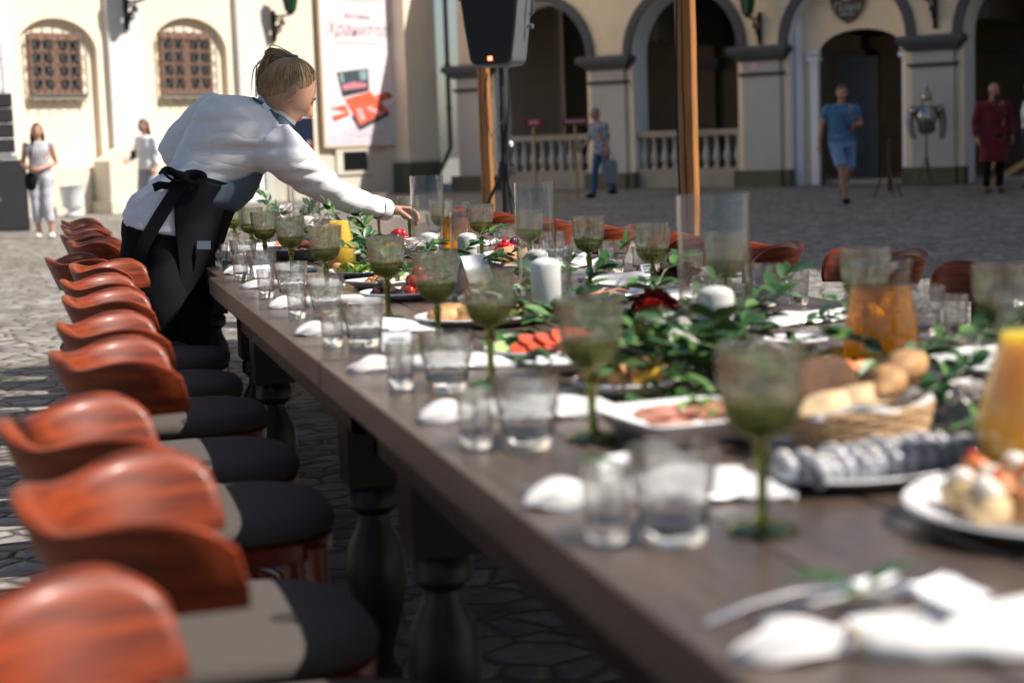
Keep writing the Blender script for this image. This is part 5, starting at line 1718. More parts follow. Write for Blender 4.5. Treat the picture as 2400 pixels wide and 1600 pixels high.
HS = 0.95
HC = D(661, 212, -0.03)
HF = Rt * 0.74 - Up * 0.50 + Fw * 0.42
HU = Up * 0.83 + Rt * 0.50 + Fw * 0.1
mb = MB()
HR = head(mb, HC, HF, HU, HS, 0.95)
mb.tube([D(628, 272, 0.0), D(640, 250, -0.01), D(655, 225, -0.02)], [0.055, 0.049, 0.050], 16)
mb.loft([wring(c, a, b, 0.80) for c, a, b in UPPER[3:8]])
mb.loft([wring(c, a, b, 0.76) for c, a, b in LOWER[:3]])
for sg in (-1, 1):
    mb.tube([D(385 + 12 * sg, 560, 0.09 * sg), D(388 + 20 * sg, 690, 0.09 * sg), D(392 + 25 * sg, 800, 0.09 * sg), D(380 + 22 * sg, 940, 0.09 * sg), D(380 + 22 * sg, 1080, 0.09 * sg)], [0.07, 0.068, 0.054, 0.05, 0.035], 14)
    mb.tube([D(380 + 22 * sg, 1080, 0.09 * sg), D(400 + 22 * sg, 1092, 0.09 * sg), D(440 + 22 * sg, 1094, 0.09 * sg)], [0.035, 0.036, 0.025], 10)
ARM = [(636, 345, -0.09), (700, 395, 0.0), (765, 440, 0.12), (830, 466, 0.25), (884, 481, 0.36)]
mb.tube([D(*p) for p in ARM] + [D(893, 482, 0.38)], [0.06, 0.048, 0.042, 0.036, 0.026, 0.026], 14)
mb.tube([D(495, 262, 0.10), D(412, 325, 0.08), D(430, 378, 0.16), D(470, 400, 0.24)], [0.055, 0.042, 0.036, 0.028], 12)
hand(mb, D(893, 482, 0.38), Rt * 1.0 - Up * 0.06 + Fw * 0.12, -Up * 0.9 + Rt * 0.05 - Fw * 0.25, -Fw - Up * 0.3, 0.92, (0.42, 0.48, 0.52, 0.55), 0.7)
own(mb.fuse('body', SKIN, None, 0.004, 2), wt)
face_root = bpy.data.objects.new('face', None)
fb = [o.name for o in COL.objects]
face_bits(wt, HC, HR, HS)
for o in [o for o in COL.objects if o.name not in fb]:
    own(o, wt)
# hair drawn up to a tie, tail folded behind
def hair_dir(f, s, u):
    v = np.array([f, s, u], float)
    return v / np.linalg.norm(v)
def on_head(v, k):
    return HC + HR @ (v * HD * HS * face_fn(v[None])[0] * k)
def hair_keep(v):
    return hair_edge(v) > v[0]
def hair_edge(v):
    return np.interp(v[2], [-0.62, -0.5, -0.12, 0.0, 0.14, 0.24, 0.42, 0.60, 0.76, 1.0], [-0.7, -0.55, -0.2, -0.12, 0.12, 0.26, 0.42, 0.50, 0.58, 1.2])
mb = MB()
sg_, rg_ = 72, 48
vv, keep, ff = [], [], []
for i in range(rg_ + 1):
    ph = math.pi * i / rg_
    for j in range(sg_):
        th = 2 * math.pi * j / sg_
        v = hair_dir(math.sin(ph) * math.cos(th), math.sin(ph) * math.sin(th), math.cos(ph) + 1e-9)
        keep.append(hair_keep(v))
        mg_ = hair_edge(v) - v[0]
        vv.append(on_head(v, 0.985 + 0.065 * min(1, max(0, mg_ / 0.25))))
for i in range(rg_):
    for j in range(sg_):
        q = (i * sg_ + j, (i + 1) * sg_ + j, (i + 1) * sg_ + (j + 1) % sg_, i * sg_ + (j + 1) % sg_)
        if sum(keep[a] for a in q) >= 2:
            ff.append(q)
mb.add(vv, ff)
TIE = hair_dir(-0.52, 0, 0.86)
r2 = np.random.default_rng(5)
cnt = 0
while cnt < 1200:
    v = hair_dir(*r2.normal(size=3))
    if not hair_keep(v):
        continue
    cnt += 1
    pts, k0 = [], r2.uniform(1.055, 1.085)
    for s in np.linspace(0, 1, 9):
        q = v * (1 - s) + TIE * s
        q = q / (np.linalg.norm(q) + 1e-9)
        pts.append(on_head(q, 1.0 + (k0 - 1.0) * min(1, s * 3.5 + 0.15) + 0.02 * math.sin(s * math.pi) + 0.05 * s ** 4))
    mb.tube(pts, [0.0006, 0.0011, 0.0013, 0.0013, 0.0013, 0.0013, 0.0012, 0.0012, 0.0012], 4)
for _ in range(320):
    o = r2.normal(size=3) * 0.0105
    o2 = r2.normal(size=3) * 0.010
    t0 = on_head(TIE, 1.10)
    pts = [t0 + o * 0.4, D(637, 124, 0.0) + o * 0.8, D(622, 130, 0.01) + o * 1.1, D(613, 154, 0.02) + o2 * 1.3, D(608, 182, 0.02) + o2 * 1.3, D(602 + r2.normal() * 3, 212 + r2.normal() * 8, 0.02) + o2]
    pts = [np.array([np.interp(u_, range(6), [q_[c_] for q_ in pts]) for c_ in range(3)]) for u_ in np.linspace(0, 5, 26)]
    for _k in range(3):
        pts = [pts[0]] + [(pts[i_ - 1] + 2 * pts[i_] + pts[i_ + 1]) / 4 for i_ in range(1, 25)] + [pts[-1]]
    mb.tube(pts, np.interp(np.linspace(0, 5, 26), range(6), [0.0015, 0.002, 0.0022, 0.0022, 0.0018, 0.0005]), 5)
for _ in range(110):
    v = hair_dir(*r2.normal(size=3))
    if v[0] > -0.25 and abs(hair_edge(v) - v[0]) < 0.10:
        pts = []
        for s in np.linspace(-0.06, 0.35, 7):
            q = v * (1 - s) + TIE * s
            pts.append(on_head(q / np.linalg.norm(q), 1.015 + 0.05 * max(0, s) + r2.uniform(0, 0.012)))
        mb.tube(pts, [0.0003, 0.0006, 0.0008, 0.0008, 0.0008, 0.0007, 0.0005], 4)
for p in ([(600, 160), (592, 190), (585, 222)], [(725, 190), (722, 215), (712, 240)], [(690, 195), (700, 235), (690, 262)], [(603, 185), (590, 205), (588, 228)], [(610, 190), (600, 215), (594, 224)]):
    mb.tube([D(x, y, -0.06 if x > 650 else 0.0) for x, y in p], 0.0007, 4)
own(mb.build('hair', HAIRB, None, True, 70), wt)
own(MB().tube([on_head(hair_dir(-0.52 + 0.13 * math.cos(a), 0.15 * math.sin(a), 0.86 + 0.08 * math.cos(a)), 1.13) for a in np.linspace(0, 2 * math.pi, 18)], 0.0075, 8).build('hair_tie', DENIMG, None), wt)
own(MB().ball(HC + HR @ np.array([-0.002, -0.081, -0.036]), 0.0035, 8, 6).ball(HC + HR @ np.array([-0.014, -0.082, 0.012]), 0.0025, 8, 6).ball(HC + HR @ np.array([-0.002, 0.081, -0.036]), 0.0035, 8, 6).build('earring', METAL, None), wt)
# shirt: torso and both sleeves grown together
mb = MB()
mb.loft([wring(c, a, b) for c, a, b in UPPER])
SLV = [(622, 328, -0.06, 0.095), (650, 352, -0.07, 0.087), (685, 383, -0.01, 0.075), (722, 413, 0.05, 0.064), (765, 440, 0.12, 0.056), (800, 456, 0.19, 0.050), (835, 467, 0.26, 0.045), (862, 476, 0.32, 0.039), (872, 479, 0.34, 0.038), (886, 482, 0.365, 0.037)]
pts, rr = [], []
for i in range(len(SLV) - 1):
    for k in range(5):
        s = k / 5
        p = np.array(SLV[i]) * (1 - s) + np.array(SLV[i + 1]) * s
        t_ = i + s
        pts.append(D(p[0], p[1] + 0.8 * math.sin(t_ * 5.2), p[2]))
        rr.append(p[3] * (1 + (0.028 * math.sin(t_ * 7.5) + 0.02 * math.sin(t_ * 12 + 1)) * min(1, max(0, t_ - 1.5))))
pts.append(D(*SLV[-1][:3]))
rr.append(SLV[-1][3])
mb.tube(pts, rr, 22)
LS = [(540, 268, 0.07, 0.07), (492, 262, 0.10, 0.080), (455, 288, 0.10, 0.072), (418, 322, 0.09, 0.066), (402, 345, 0.10, 0.062), (420, 375, 0.14, 0.055), (455, 398, 0.2, 0.05)]
mb.tube([D(*p[:3]) for p in LS], [p[3] for p in LS], 18)
sh_ = mb.fuse('shirt', SHIRT, None, 0.0075, 7)
crumple(sh_, 0.0035, (3.0, 6, 22), 3.0)
crumple(sh_, 0.0028, (9, 18, 44), 9.0)
own(sh_, wt)
cf = []
for q_, r_ in (((868, 478, 0.33), 0.0415), ((870, 478.5, 0.335), 0.0425), ((887, 482, 0.367), 0.0405), ((889, 482.4, 0.371), 0.038)):
    ax_ = D(889, 482.4, 0.371) - D(868, 478, 0.33)
    ax_ /= np.linalg.norm(ax_)
    e1 = np.cross(ax_, (0, 0, 1.0))
    e1 /= np.linalg.norm(e1)
    cf.append(elli(D(*q_), e1 * r_, np.cross(ax_, e1) * r_, 28))
own(MB().loft(cf, (False, False)).build('cuff', SHIRT, None), wt)
# collar and apron neck strap
th = np.linspace(0, 2 * math.pi, 30, endpoint=False)
own(MB().loft([wring((634, 258), (42, 30), 0.076), wring((645, 240), (41, 27), 0.072), wring((644, 241), (38, 25), 0.067), wring((634, 256), (38, 28), 0.07)], (False, False)).build('collar', SHIRT, None), wt)
own(MB().loft([wring((618, 272), (52, 40), 0.098), wring((629, 257), (46, 33), 0.086), wring((628, 258), (44, 31), 0.082)], (False, False)).build('neck_strap', DENIMG, None), wt)
own(MB().box(D(612, 246, -0.088), (0.03, 0.012, 0.014), np.stack([IV(1, 1.0) / np.linalg.norm(IV(1, 1)), Fw, IV(1, -1) / np.linalg.norm(IV(1, -1))], 1)).build('strap_buckle', METAL, None), wt)
# trousers
mb = MB()
mb.loft([wring(c, a, b, 0.985) for c, a, b in LOWER[1:5]])
for sg in (-1, 1):
    mb.tube([D(385 + 6 * sg, 590, 0.07 * sg), D(386 + 12 * sg, 680, 0.085 * sg), D(392 + 18 * sg, 800, 0.09 * sg), D(384 + 20 * sg, 940, 0.09 * sg), D(380 + 22 * sg, 1060, 0.09 * sg)], [0.115, 0.105, 0.080, 0.068, 0.052], 18)
tr_ = mb.fuse('trousers', BLACKC, None, 0.011, 4)
crumple(tr_, 0.008, (9, 9, 14), 1.0)
own(tr_, wt)
own(MB().box(D(330, 605, -0.155), (0.003, 0.003, 0.11)).build('pocket_seam', BLACKC, None), wt)
for sg in (-1, 1):
    c = D(398 + 22 * sg, 1090, 0.09 * sg)
    own(MB().ball(c + np.array([0.03, 0, -0.008]), (0.13, 0.045, 0.042), 18, 10).build('shoe', BLACKC, None), wt)
# apron
def partial(rings, lims, k, n=36):
    out = []
    for (c, a, b), (lo, hi) in zip(rings, lims):
        out.append(wring(c, a, b, k, np.radians(np.linspace(lo, hi, n))))
    return out
sk = [((468, 416), (87, 23), 0.146)] + LOWER[1:] + [((400, 900), (76, 0), 0.135)]
lim = [(-112, 105), (-88, 95), (-76, 90), (-63, 85), (-65, 85), (-69, 85), (-70, 85), (-70, 85)]
mb = MB().loft(partial(sk, lim, 1.075), closed=False)
ap = mb.build('apron_skirt', APRON, None)
so_ = ap.modifiers.new('thick', 'SOLIDIFY')
so_.thickness = 0.004
sb = ap.modifiers.new('sub', 'SUBSURF')
sb.levels = sb.render_levels = 1
own(ap, wt)
bib = [((422, 474), (101, 16), 0.166), ((454, 444), (92, 30), 0.146), ((488, 408), (84, 42), 0.132), ((521, 378), (68, 42), 0.118), ((545, 352), (55, 42), 0.10)]
mb = MB().loft(partial(bib, [(-72, 72), (-80, 75), (-62, 62), (-40, 40), (-30, 30)], 1.085), closed=False)
bb = mb.build('apron_bib', DENIMG, None)
so_ = bb.modifiers.new('thick', 'SOLIDIFY')
so_.thickness = 0.004
own(bb, wt)
th = np.linspace(0, 2 * math.pi, 40, endpoint=False)
own(MB().loft([wring((460, 424), (90, 22), 0.152, 1.05), wring((468, 411), (88, 22), 0.15, 1.05)], (False, False)).build('waist_band', APRON, None), wt)
mb = MB()
def ribbon(pts, wd, vec):
    L = []
    for p in pts:
        L.append([p - vec * wd / 2, p + vec * wd / 2, p + vec * wd / 2 + Fw * 0.003, p - vec * wd / 2 + Fw * 0.003])
    mb.loft(L)
wv_ = IV(0.83, 0.55) / np.linalg.norm(IV(0.83, 0.55))
ribbon([D(424, 412, -0.168), D(398, 448, -0.188), D(365, 500, -0.205), D(335, 550, -0.205), D(318, 590, -0.195), D(302, 640, -0.18)], 0.046, wv_)
ribbon([D(412, 408, -0.165), D(392, 428, -0.18), D(368, 425, -0.186), D(352, 432, -0.18)], 0.028, IV(0.3, 0.9) / np.linalg.norm(IV(0.3, 0.9)))
for cx, cy, rx, ry, an in ((448, 408, 22, 10, 0.1), (394, 403, 20, 8, 0.6)):
    pts = []
    for a in np.linspace(0, 2 * math.pi, 22):
        x, y = rx * math.cos(a), ry * math.sin(a)
        pts.append(D(cx + x * math.cos(an) - y * math.sin(an), cy + x * math.sin(an) + y * math.cos(an), -0.178 - 0.012 * math.sin(a)))
    mb.tube(pts, 0.013, 8, flat=0.35)
mb.ball(D(420, 408, -0.172), (0.022, 0.018, 0.02), 14, 10)
own(mb.build('apron_bow', APRON, None), wt)
own(MB().box(D(468, 563, -0.155), (0.045, 0.004, 0.028), np.stack([Rt, Fw, Up], 1)).build('apron_label', M('label_cloth', (0.12, 0.165, 0.22), 0.8), None), wt)
own(MB().tube([wr for wr in elli(D(889, 482, 0.375), IV(0, 16), Fw * 0.025, 20)] + [elli(D(889, 482, 0.375), IV(0, 16), Fw * 0.025, 20)[0]], 0.004, 6).build('bracelet', EYE, None), wt)

# ---- people across the court
def figure(label, px, py, z, H, rz, skin, hair, arms, legs, fat=1.0, hairstyle='short', head_turn=0.0, lean=0.0):
    """arms: per side (elbow, wrist) offsets; legs: per side (knee, ankle); the figure faces local -y"""
    base = spot(px, py, z)
    t = thing('person', label, 'person', (base[0], base[1], 0), rz)
    k = H / 1.75
    J = {}
    J['hip'] = [np.array([sx * 0.095 * fat, 0, 0.92]) for sx in (-1, 1)]
    J['knee'] = [np.array(l[0], float) for l in legs]
    J['ankle'] = [np.array(l[1], float) for l in legs]
    ls = np.array([0, -lean, 0])
    J['sh'] = [np.array([sx * 0.185 * (0.5 + 0.5 * fat), 0.01, 1.42]) + ls for sx in (-1, 1)]
    J['el'] = [np.array(a[0], float) + ls * 0.8 for a in arms]
    J['wr'] = [np.array(a[1], float) + ls * 0.7 for a in arms]
    TOR = [(0.88, 0.165, 0.105), (0.97, 0.165, 0.11), (1.08, 0.148 * (0.6 + 0.4 * fat), 0.10), (1.22, 0.162, 0.112), (1.34, 0.185, 0.11), (1.42, 0.165, 0.085), (1.47, 0.09, 0.065)]
    def tor(zz, w, d, g=1.0):
        return elli(np.array([0, 0.0, zz]) + ls * (max(0, zz - 0.9) / 0.5) ** 1.3, np.array([w * fat * g, 0, 0]), np.array([0, d * fat * g, 0]), 26, 0.9) * k
    mb = MB()
    mb.loft([tor(*r) for r in TOR])
    hc = (np.array([0, -0.025, 1.625]) + ls * 1.6) * k
    F = np.array([math.sin(head_turn), -math.cos(head_turn), -0.1])
    R = head(mb, hc, F, (0, 0, 1), 1.0 * k, 1.0, 36, 26)
    mb.tube([np.array([0, 0.01, 1.42]) * k + ls * k, np.array([0, 0.0, 1.50]) * k + ls * 1.3 * k, hc - np.array([0, -0.015, 0.05])], [0.06 * k, 0.052 * k, 0.055 * k], 12)
    for i in (0, 1):
        mb.tube([J['hip'][i] * k, (J['hip'][i] * 0.5 + J['knee'][i] * 0.5) * k, J['knee'][i] * k, (J['knee'][i] * 0.65 + J['ankle'][i] * 0.35 + np.array([0, 0.012, 0])) * k, J['ankle'][i] * k], [0.088 * k, 0.072 * k, 0.054 * k, 0.054 * k, 0.036 * k], 12)
        a = J['ankle'][i]
        mb.tube([(a + [0, 0.04, -0.045]) * k, (a + [0, -0.06, -0.045]) * k, (a + [0, -0.15, -0.055]) * k], [0.034 * k, 0.036 * k, 0.024 * k], 10)
        mb.tube([a * k, (a + [0, 0.0, -0.05]) * k], [0.036 * k, 0.036 * k], 10)
        mb.tube([J['sh'][i] * k, (J['sh'][i] * 0.5 + J['el'][i] * 0.5) * k, J['el'][i] * k, (J['el'][i] * 0.6 + J['wr'][i] * 0.4) * k, J['wr'][i] * k], [0.055 * k, 0.046 * k, 0.038 * k, 0.038 * k, 0.027 * k], 12)
        d = J['wr'][i] - J['el'][i]
        sx = -1 if i == 0 else 1
        hand(mb, J['wr'][i] * k, d, (-sx, 0.1, 0.2), (0, -1, 0.1), k, (0.25, 0.3, 0.32, 0.35), 0.2)
    mb.fuse('body', skin, t, 0.0085 * k, 2)
    face_bits(t, hc, R, k)
    # hair
    mb = MB()
    if hairstyle != 'bald':
        vv, kp, ff = [], [], []
        for i in range(25):
            ph = math.pi * i / 24
            for j in range(36):
                th_ = 2 * math.pi * j / 36
                v = hair_dir(math.sin(ph) * math.cos(th_), math.sin(ph) * math.sin(th_), math.cos(ph) + 1e-9)
                kp.append(v[0] < np.interp(v[2], [-0.7, -0.5, -0.1, 0.15, 0.55, 0.72, 1.0], [-0.7, -0.5, -0.1, 0.2, 0.6, 0.8, 1.2]))
                vv.append(hc + R @ (v * HD * k * face_fn(v[None])[0] * (1.08 + 0.02 * math.sin(9 * th_) if kp[-1] else 0.96)))
        for i in range(24):
            for j in range(36):
                q = (i * 36 + j, (i + 1) * 36 + j, (i + 1) * 36 + (j + 1) % 36, i * 36 + (j + 1) % 36)
                if sum(kp[a_] for a_ in q) >= 2:
                    ff.append(q)
        mb.add(vv, ff)
        if hairstyle == 'long':
            for _ in range(150):
                s = rng.uniform(-1, 1)
                p0 = hc + R @ (hair_dir(-0.25 - 0.5 * (1 - abs(s)), s, 0.3) * HD * 1.08) * 1.0
                p1 = hc + R @ (np.array([-0.05 - 0.05 * (1 - abs(s)), s * 0.095, -0.08]))
                p2 = hc + R @ (np.array([-0.03 - 0.06 * (1 - abs(s)), s * 0.10, -0.20 - rng.uniform(0, 0.06)]))
                mb.tube([p0, p1, p2], [0.007, 0.008, 0.003], 5)
        mb.build('hair', hair, t, True, 70)
    J['tor'], J['k'], J['TOR'], J['hc'], J['R'], J['ls'] = tor, k, TOR, hc, R, ls
    return t, J

def top(t, J, mat, zlo, sleeve, name='shirt', g=1.07, flare=1.0, voxel=0.013, sr=1.25):
    k = J['k']
    mb = MB()
    rows = [(zlo, 0.172 * flare, 0.115 * flare)] + ([(0.88, 0.17, 0.112)] if zlo < 0.85 else []) + [r for r in J['TOR'] if r[0] > zlo + 0.03]
    mb.loft([J['tor'](*r, g) for r in rows])
    for i in (0, 1):
        s, e, w_ = J['sh'][i], J['el'][i], J['wr'][i]
        if sleeve <= 1:
            p = [s * 0.9 + np.array([0, 0, 0.14]) , s, s + (e - s) * 0.5 * sleeve, s + (e - s) * sleeve]
            r = [0.05, 0.066, 0.06, 0.056]
        else:
            p = [s * 0.9 + np.array([0, 0, 0.14]), s, (s + e) / 2, e, e + (w_ - e) * (sleeve - 1)]
            r = [0.05, 0.066, 0.058, 0.050, 0.042]
        mb.tube([np.array(q) * k for q in p], [q * k * sr / 1.25 * 1.08 for q in r], 14)
    o = mb.fuse(name, mat, t, voxel, 3)
    crumple(o, 0.008, (8, 8, 12), 2.0)
    return o

def pants(t, J, mat, frac, name='trousers', r=1.0, zhi=1.0):
    k = J['k']
    mb = MB()
    mb.loft([J['tor'](z_, w_, d_, 1.04) for z_, w_, d_ in ((0.82, 0.15, 0.10), (0.88, 0.168, 0.108), (0.97, 0.166, 0.11), (zhi + 0.02, 0.16, 0.105))])
    for i in (0, 1):
        h, kn_, an = J['hip'][i], J['knee'][i], J['ankle'][i]
        if frac <= 1:
            p = [h, h + (kn_ - h) * 0.5, h + (kn_ - h) * frac]
            rr_ = [0.098, 0.092, 0.088]
        else:
            p = [h, (h + kn_) / 2, kn_, kn_ + (an - kn_) * (frac - 1) * 0.5, kn_ + (an - kn_) * (frac - 1)]
            rr_ = [0.098, 0.086, 0.072, 0.068, 0.064]
        mb.tube([q * k for q in p], [q * k * r for q in rr_], 14)
    o = mb.fuse(name, mat, t, 0.013, 3)
    crumple(o, 0.006, (8, 8, 10), 5.0)
    return o

def shoes(t, J, mat):
    for i in (0, 1):
        a = J['ankle'][i] * J['k']
        MB().ball(a + np.array([0, -0.055, -0.04]) * J['k'], np.array([0.048, 0.135, 0.045]) * J['k'], 16, 10).build('shoe', mat, t)

def stroll(a=0.12, lift=0.03):
    return [((-0.10, -0.13 * a / 0.12, 0.50), (-0.09, -a * 1.6, 0.09)), ((0.10, 0.0, 0.49), (0.10, a * 2.2, 0.12 + lift))]
STAND = [((-0.105, -0.01, 0.50), (-0.11, 0.02, 0.08)), ((0.105, -0.01, 0.50), (0.12, 0.02, 0.08))]
HANG = [((-0.25, 0.03, 1.14), (-0.27, -0.05, 0.89)), ((0.25, 0.03, 1.14), (0.27, -0.05, 0.89))]

# man in blue walking out of the shade
t, J = figure('man in a blue polo shirt and light blue shorts walking before the arched doorway', 1975, 478, 25.9, 1.80, -0.15, SKIN2, HAIRD, [((-0.29, 0.06, 1.15), (-0.35, 0.0, 0.90)), ((0.28, 0.0, 1.17), (0.15, -0.24, 1.15))], [((-0.07, -0.20, 0.52), (-0.03, -0.22, 0.09)), ((0.12, 0.02, 0.50), (0.11, 0.34, 0.22))], 1.18)
top(t, J, M('blue_polo', (0.06, 0.17, 0.30), 0.85, var=0.15), 0.92, 0.62)
pants(t, J, M('light_blue_shorts', (0.16, 0.27, 0.46), 0.85, var=0.15), 0.94, 'shorts', 1.0)
shoes(t, J, BLACKC)
MB().tube([np.array([-0.13, -0.09, 1.47]), np.array([0.0, -0.155, 1.25]), np.array([0.16, -0.15, 1.02])], 0.014, 6).build('bag_strap', M('brown_strap', (0.12, 0.03, 0.03), 0.6), t)
# bearded man in a dark red tunic
t, J = figure('bearded bald man in a long dark red tunic standing at the right', 2328, 450, 28.0, 1.80, -0.1, SKIN2, HAIRD, [((-0.30, 0.03, 1.14), (-0.31, -0.06, 0.88)), ((0.30, 0.03, 1.14), (0.28, -0.08, 0.88))], STAND, 1.22, 'bald', 0.15)
top(t, J, M('dark_red_wool', (0.13, 0.008, 0.014), 0.9, var=0.2), 0.50, 1.95, 'tunic', 1.08, 1.05, 0.014, 1.35)
pants(t, J, BLACKC, 1.95)
shoes(t, J, M('brown_boots', (0.05, 0.025, 0.015), 0.6))
bd = MB().ball(J['hc'] + J['R'] @ np.array([0.055, 0, -0.085]), (0.05, 0.05, 0.055), 16, 10, J['R'], fn=lump(3, 0.08, 4))
bd.build('beard', HAIRD, t)
MB().tube([(-0.05, -0.11, 1.45), (0, -0.145, 1.34), (0.05, -0.11, 1.45)], 0.012, 6).build('collar_trim', LSTONE, t)
# man in a plaid shirt with a bag
t, J = figure('grey-haired man in a blue checked shirt and jeans walking left past the pilaster', 1413, 463, 31.8, 1.68, -1.25, SKIN2, M('grey_hair', (0.22, 0.21, 0.21), 0.6), [((-0.24, -0.06, 1.13), (-0.23, -0.26, 0.98)), ((0.24, 0.04, 1.13), (0.26, -0.04, 0.88))], stroll(0.10), 1.12, 'short', 0.0, 0.07)
top(t, J, checks('blue_check_cloth', (0.10, 0.17, 0.28), (0.34, 0.40, 0.48), 16), 0.86, 0.9)
pants(t, J, M('blue_jeans', (0.03, 0.09, 0.20), 0.85, var=0.25), 1.98)
shoes(t, J, BLACKC)
bg_ = spot(1432, 405, 31.4)
bt = thing('carrier_bag', 'black and white striped carrier bag in the hand of the man in the checked shirt', 'bag', (bg_[0], bg_[1], 0.28), -0.3)
MB().loft([[(sx * w_ * 0.72, sy * 0.06, z_ * 0.85) for sx, sy in ((-1, -1), (1, -1), (1, 1), (-1, 1))] for w_, z_ in ((0.17, 0), (0.18, 0.1), (0.17, 0.42), (0.14, 0.5))]).build('sack', stripes('striped_plastic', (0.02, 0.02, 0.025), (0.42, 0.46, 0.52), 9, 0), bt)
MB().tube([(-0.07, 0, 0.41), (-0.04, 0, 0.54), (0.04, 0, 0.54), (0.07, 0, 0.41)], 0.01, 6).build('handle', BLACKC, bt)
# girl in the striped jumpsuit
t, J = figure('young woman with long brown hair in a white striped jumpsuit at the left', 103, 557, 23.8, 1.60, -0.15, SKIN, HAIRD, [((-0.25, 0.04, 1.14), (-0.10, -0.20, 1.06)), ((0.25, 0.05, 1.13), (0.02, -0.21, 1.05))], [((-0.08, -0.05, 0.50), (-0.06, -0.02, 0.08)), ((0.10, -0.08, 0.50), (0.15, -0.10, 0.08))], 0.95, 'long', 0.1)
STR = stripes('striped_white_cloth', (0.30, 0.30, 0.36), (0.74, 0.73, 0.74), 9, 0)
top(t, J, STR, 0.92, 0.12, 'bodice', 1.06)
pants(t, J, STR, 1.62, 'wide_trousers', 1.16)
MB().lathe([(0.158, 0.955), (0.16, 0.975)], 24).build('belt', M('grey_belt', (0.25, 0.25, 0.28), 0.7), t)
shoes(t, J, M('white_shoes', (0.75, 0.72, 0.68), 0.6))
sb_ = spot(72, 408, 23.5)
bt = thing('shoulder_bag', 'black shoulder bag hanging beside the striped jumpsuit', 'bag', (sb_[0], sb_[1], 0.80), -0.2)
MB().ball((0, 0, 0), (0.09, 0.06, 0.13), 18, 12, fn=lump(4, 0.05)).build('pouch', BLACKC, bt)
MB().tube([(-0.02, 0, 0.1), (0.02, -0.03, 0.38), (0.08, 0.0, 0.60)], 0.012, 6).build('strap', BLACKC, bt)
# woman in white blouse with phone
t, J = figure('woman in a white blouse and grey skirt holding a phone near the pale pilaster', 352, 520, 27.8, 1.68, -0.9, SKIN, HAIRD, [((-0.25, -0.02, 1.13), (-0.20, -0.24, 1.06)), ((0.25, 0.05, 1.14), (0.27, -0.06, 0.92))], stroll(0.08), 0.95, 'long', -0.1)
top(t, J, SHIRT, 0.90, 1.7, 'blouse', 1.12, 1.02)
MB().loft([J['tor'](z_, w_, d_, 1.12) for z_, w_, d_ in ((0.38, 0.20, 0.15), (0.6, 0.19, 0.14), (0.85, 0.17, 0.115), (1.0, 0.155, 0.105))]).build('skirt', stripes('grey_striped_skirt', (0.20, 0.20, 0.26), (0.42, 0.42, 0.48), 10, 0), t)
shoes(t, J, BLACKC)
ph_ = spot(312, 362, 27.4)
o = MB().box((0, 0, 0), (0.075, 0.012, 0.15), RX(0.6)).build('mobile_phone', BLACKC, None, False)
o.location = tuple(ph_)
tag(o, 'dark phone held in front of the woman in the white blouse', 'phone')
# man at the right edge
t, J = figure('man in a grey cap and white top cut off by the right edge', 2412, 440, 29.5, 1.80, 0.9, SKIN2, HAIRD, HANG, STAND, 1.05, 'short', -0.5)
top(t, J, SHIRT, 1.02, 0.8)
pants(t, J, M('navy_trousers', (0.012, 0.018, 0.035), 0.85), 1.1)
MB().ball(J['hc'] + np.array([0, 0, 0.06]), (0.108, 0.112, 0.075), 18, 12).ball(J['hc'] + J['R'] @ np.array([0.10, 0, 0.05]), (0.06, 0.07, 0.012), 14, 8, J['R']).build('cap', M('grey_cap', (0.18, 0.20, 0.21), 0.8), t)
shoes(t, J, BLACKC)

# ------------------------------------------------------------------ posts, loudspeaker and the rest of the court
POSTW = wood('pine_post_wood', (0.20, 0.075, 0.020), (0.50, 0.215, 0.06), 0.55, (14, 14, 1.0), 3.0, bmp=0.002)
def post(px, z, wd, rz, label, H=3.6):
    p = spot(px, 300, z)
    t = thing('wooden_post', label, 'post', (p[0], p[1], 0), rz, 'wooden posts behind the table')
    mb = MB()
    r2 = np.random.default_rng(int(px))
    rings = []
    for zz in np.linspace(0.02, H, 16):
        h = wd / 2 * (1 + 0.012 * r2.normal())
        ox, oy = 0.0015 * r2.normal(), 0.0015 * r2.normal()
        c = 0.008
        rings.append([(ox + x, oy + y, zz) for x, y in ((-h, -h + c), (-h + c, -h), (h - c, -h), (h, -h + c), (h, h - c), (h - c, h), (-h + c, h), (-h, h - c))])
    mb.loft(rings).build('timber', POSTW, t, True, 30)
    mb = MB()
    zz = 0.3
    while zz < H - 0.7:
        L = r2.uniform(0.4, 1.1)
        x = r2.uniform(-0.3, 0.1) * wd
        mb.loft([[(x + 0.004 * math.sin(zz * 3 + s * 4) - q, -wd / 2 * 1.06, zz + s * L), (x + 0.004 * math.sin(zz * 3 + s * 4) + q, -wd / 2 * 1.06, zz + s * L), (x, -wd / 2 + 0.006, zz + s * L)] for s, q in ((0, 0.0004), (0.3, 0.003), (0.7, 0.0035), (1, 0.0004))])
        zz += L * 0.8
    mb.build('drying_crack', M('crack_shadow_wood', (0.03, 0.012, 0.004), 0.9), t)
    MB().box((0, 0, 0.01), (wd + 0.12, wd + 0.12, 0.02)).build('foot_plate', IRON, t, False)
    return t
post(1611, 9.6, 0.100, -0.62, 'tall orange-brown wooden post standing behind the tall wide candle cylinder')
post(1138, 13.5, 0.085, -0.5, 'thinner wooden post behind the loudspeaker stand', 3.2)
p = spot(1590, 300, 9.5)
cb = MB().tube([(p[0] + 0.006 * math.sin(z * 4), p[1] + 0.004 * math.cos(z * 3), z) for z in np.linspace(0.1, 3.6, 24)], 0.007, 6).build('power_cable', BLACKC)
tag(cb, 'black cable running down the left side of the tall wooden post', 'cable')

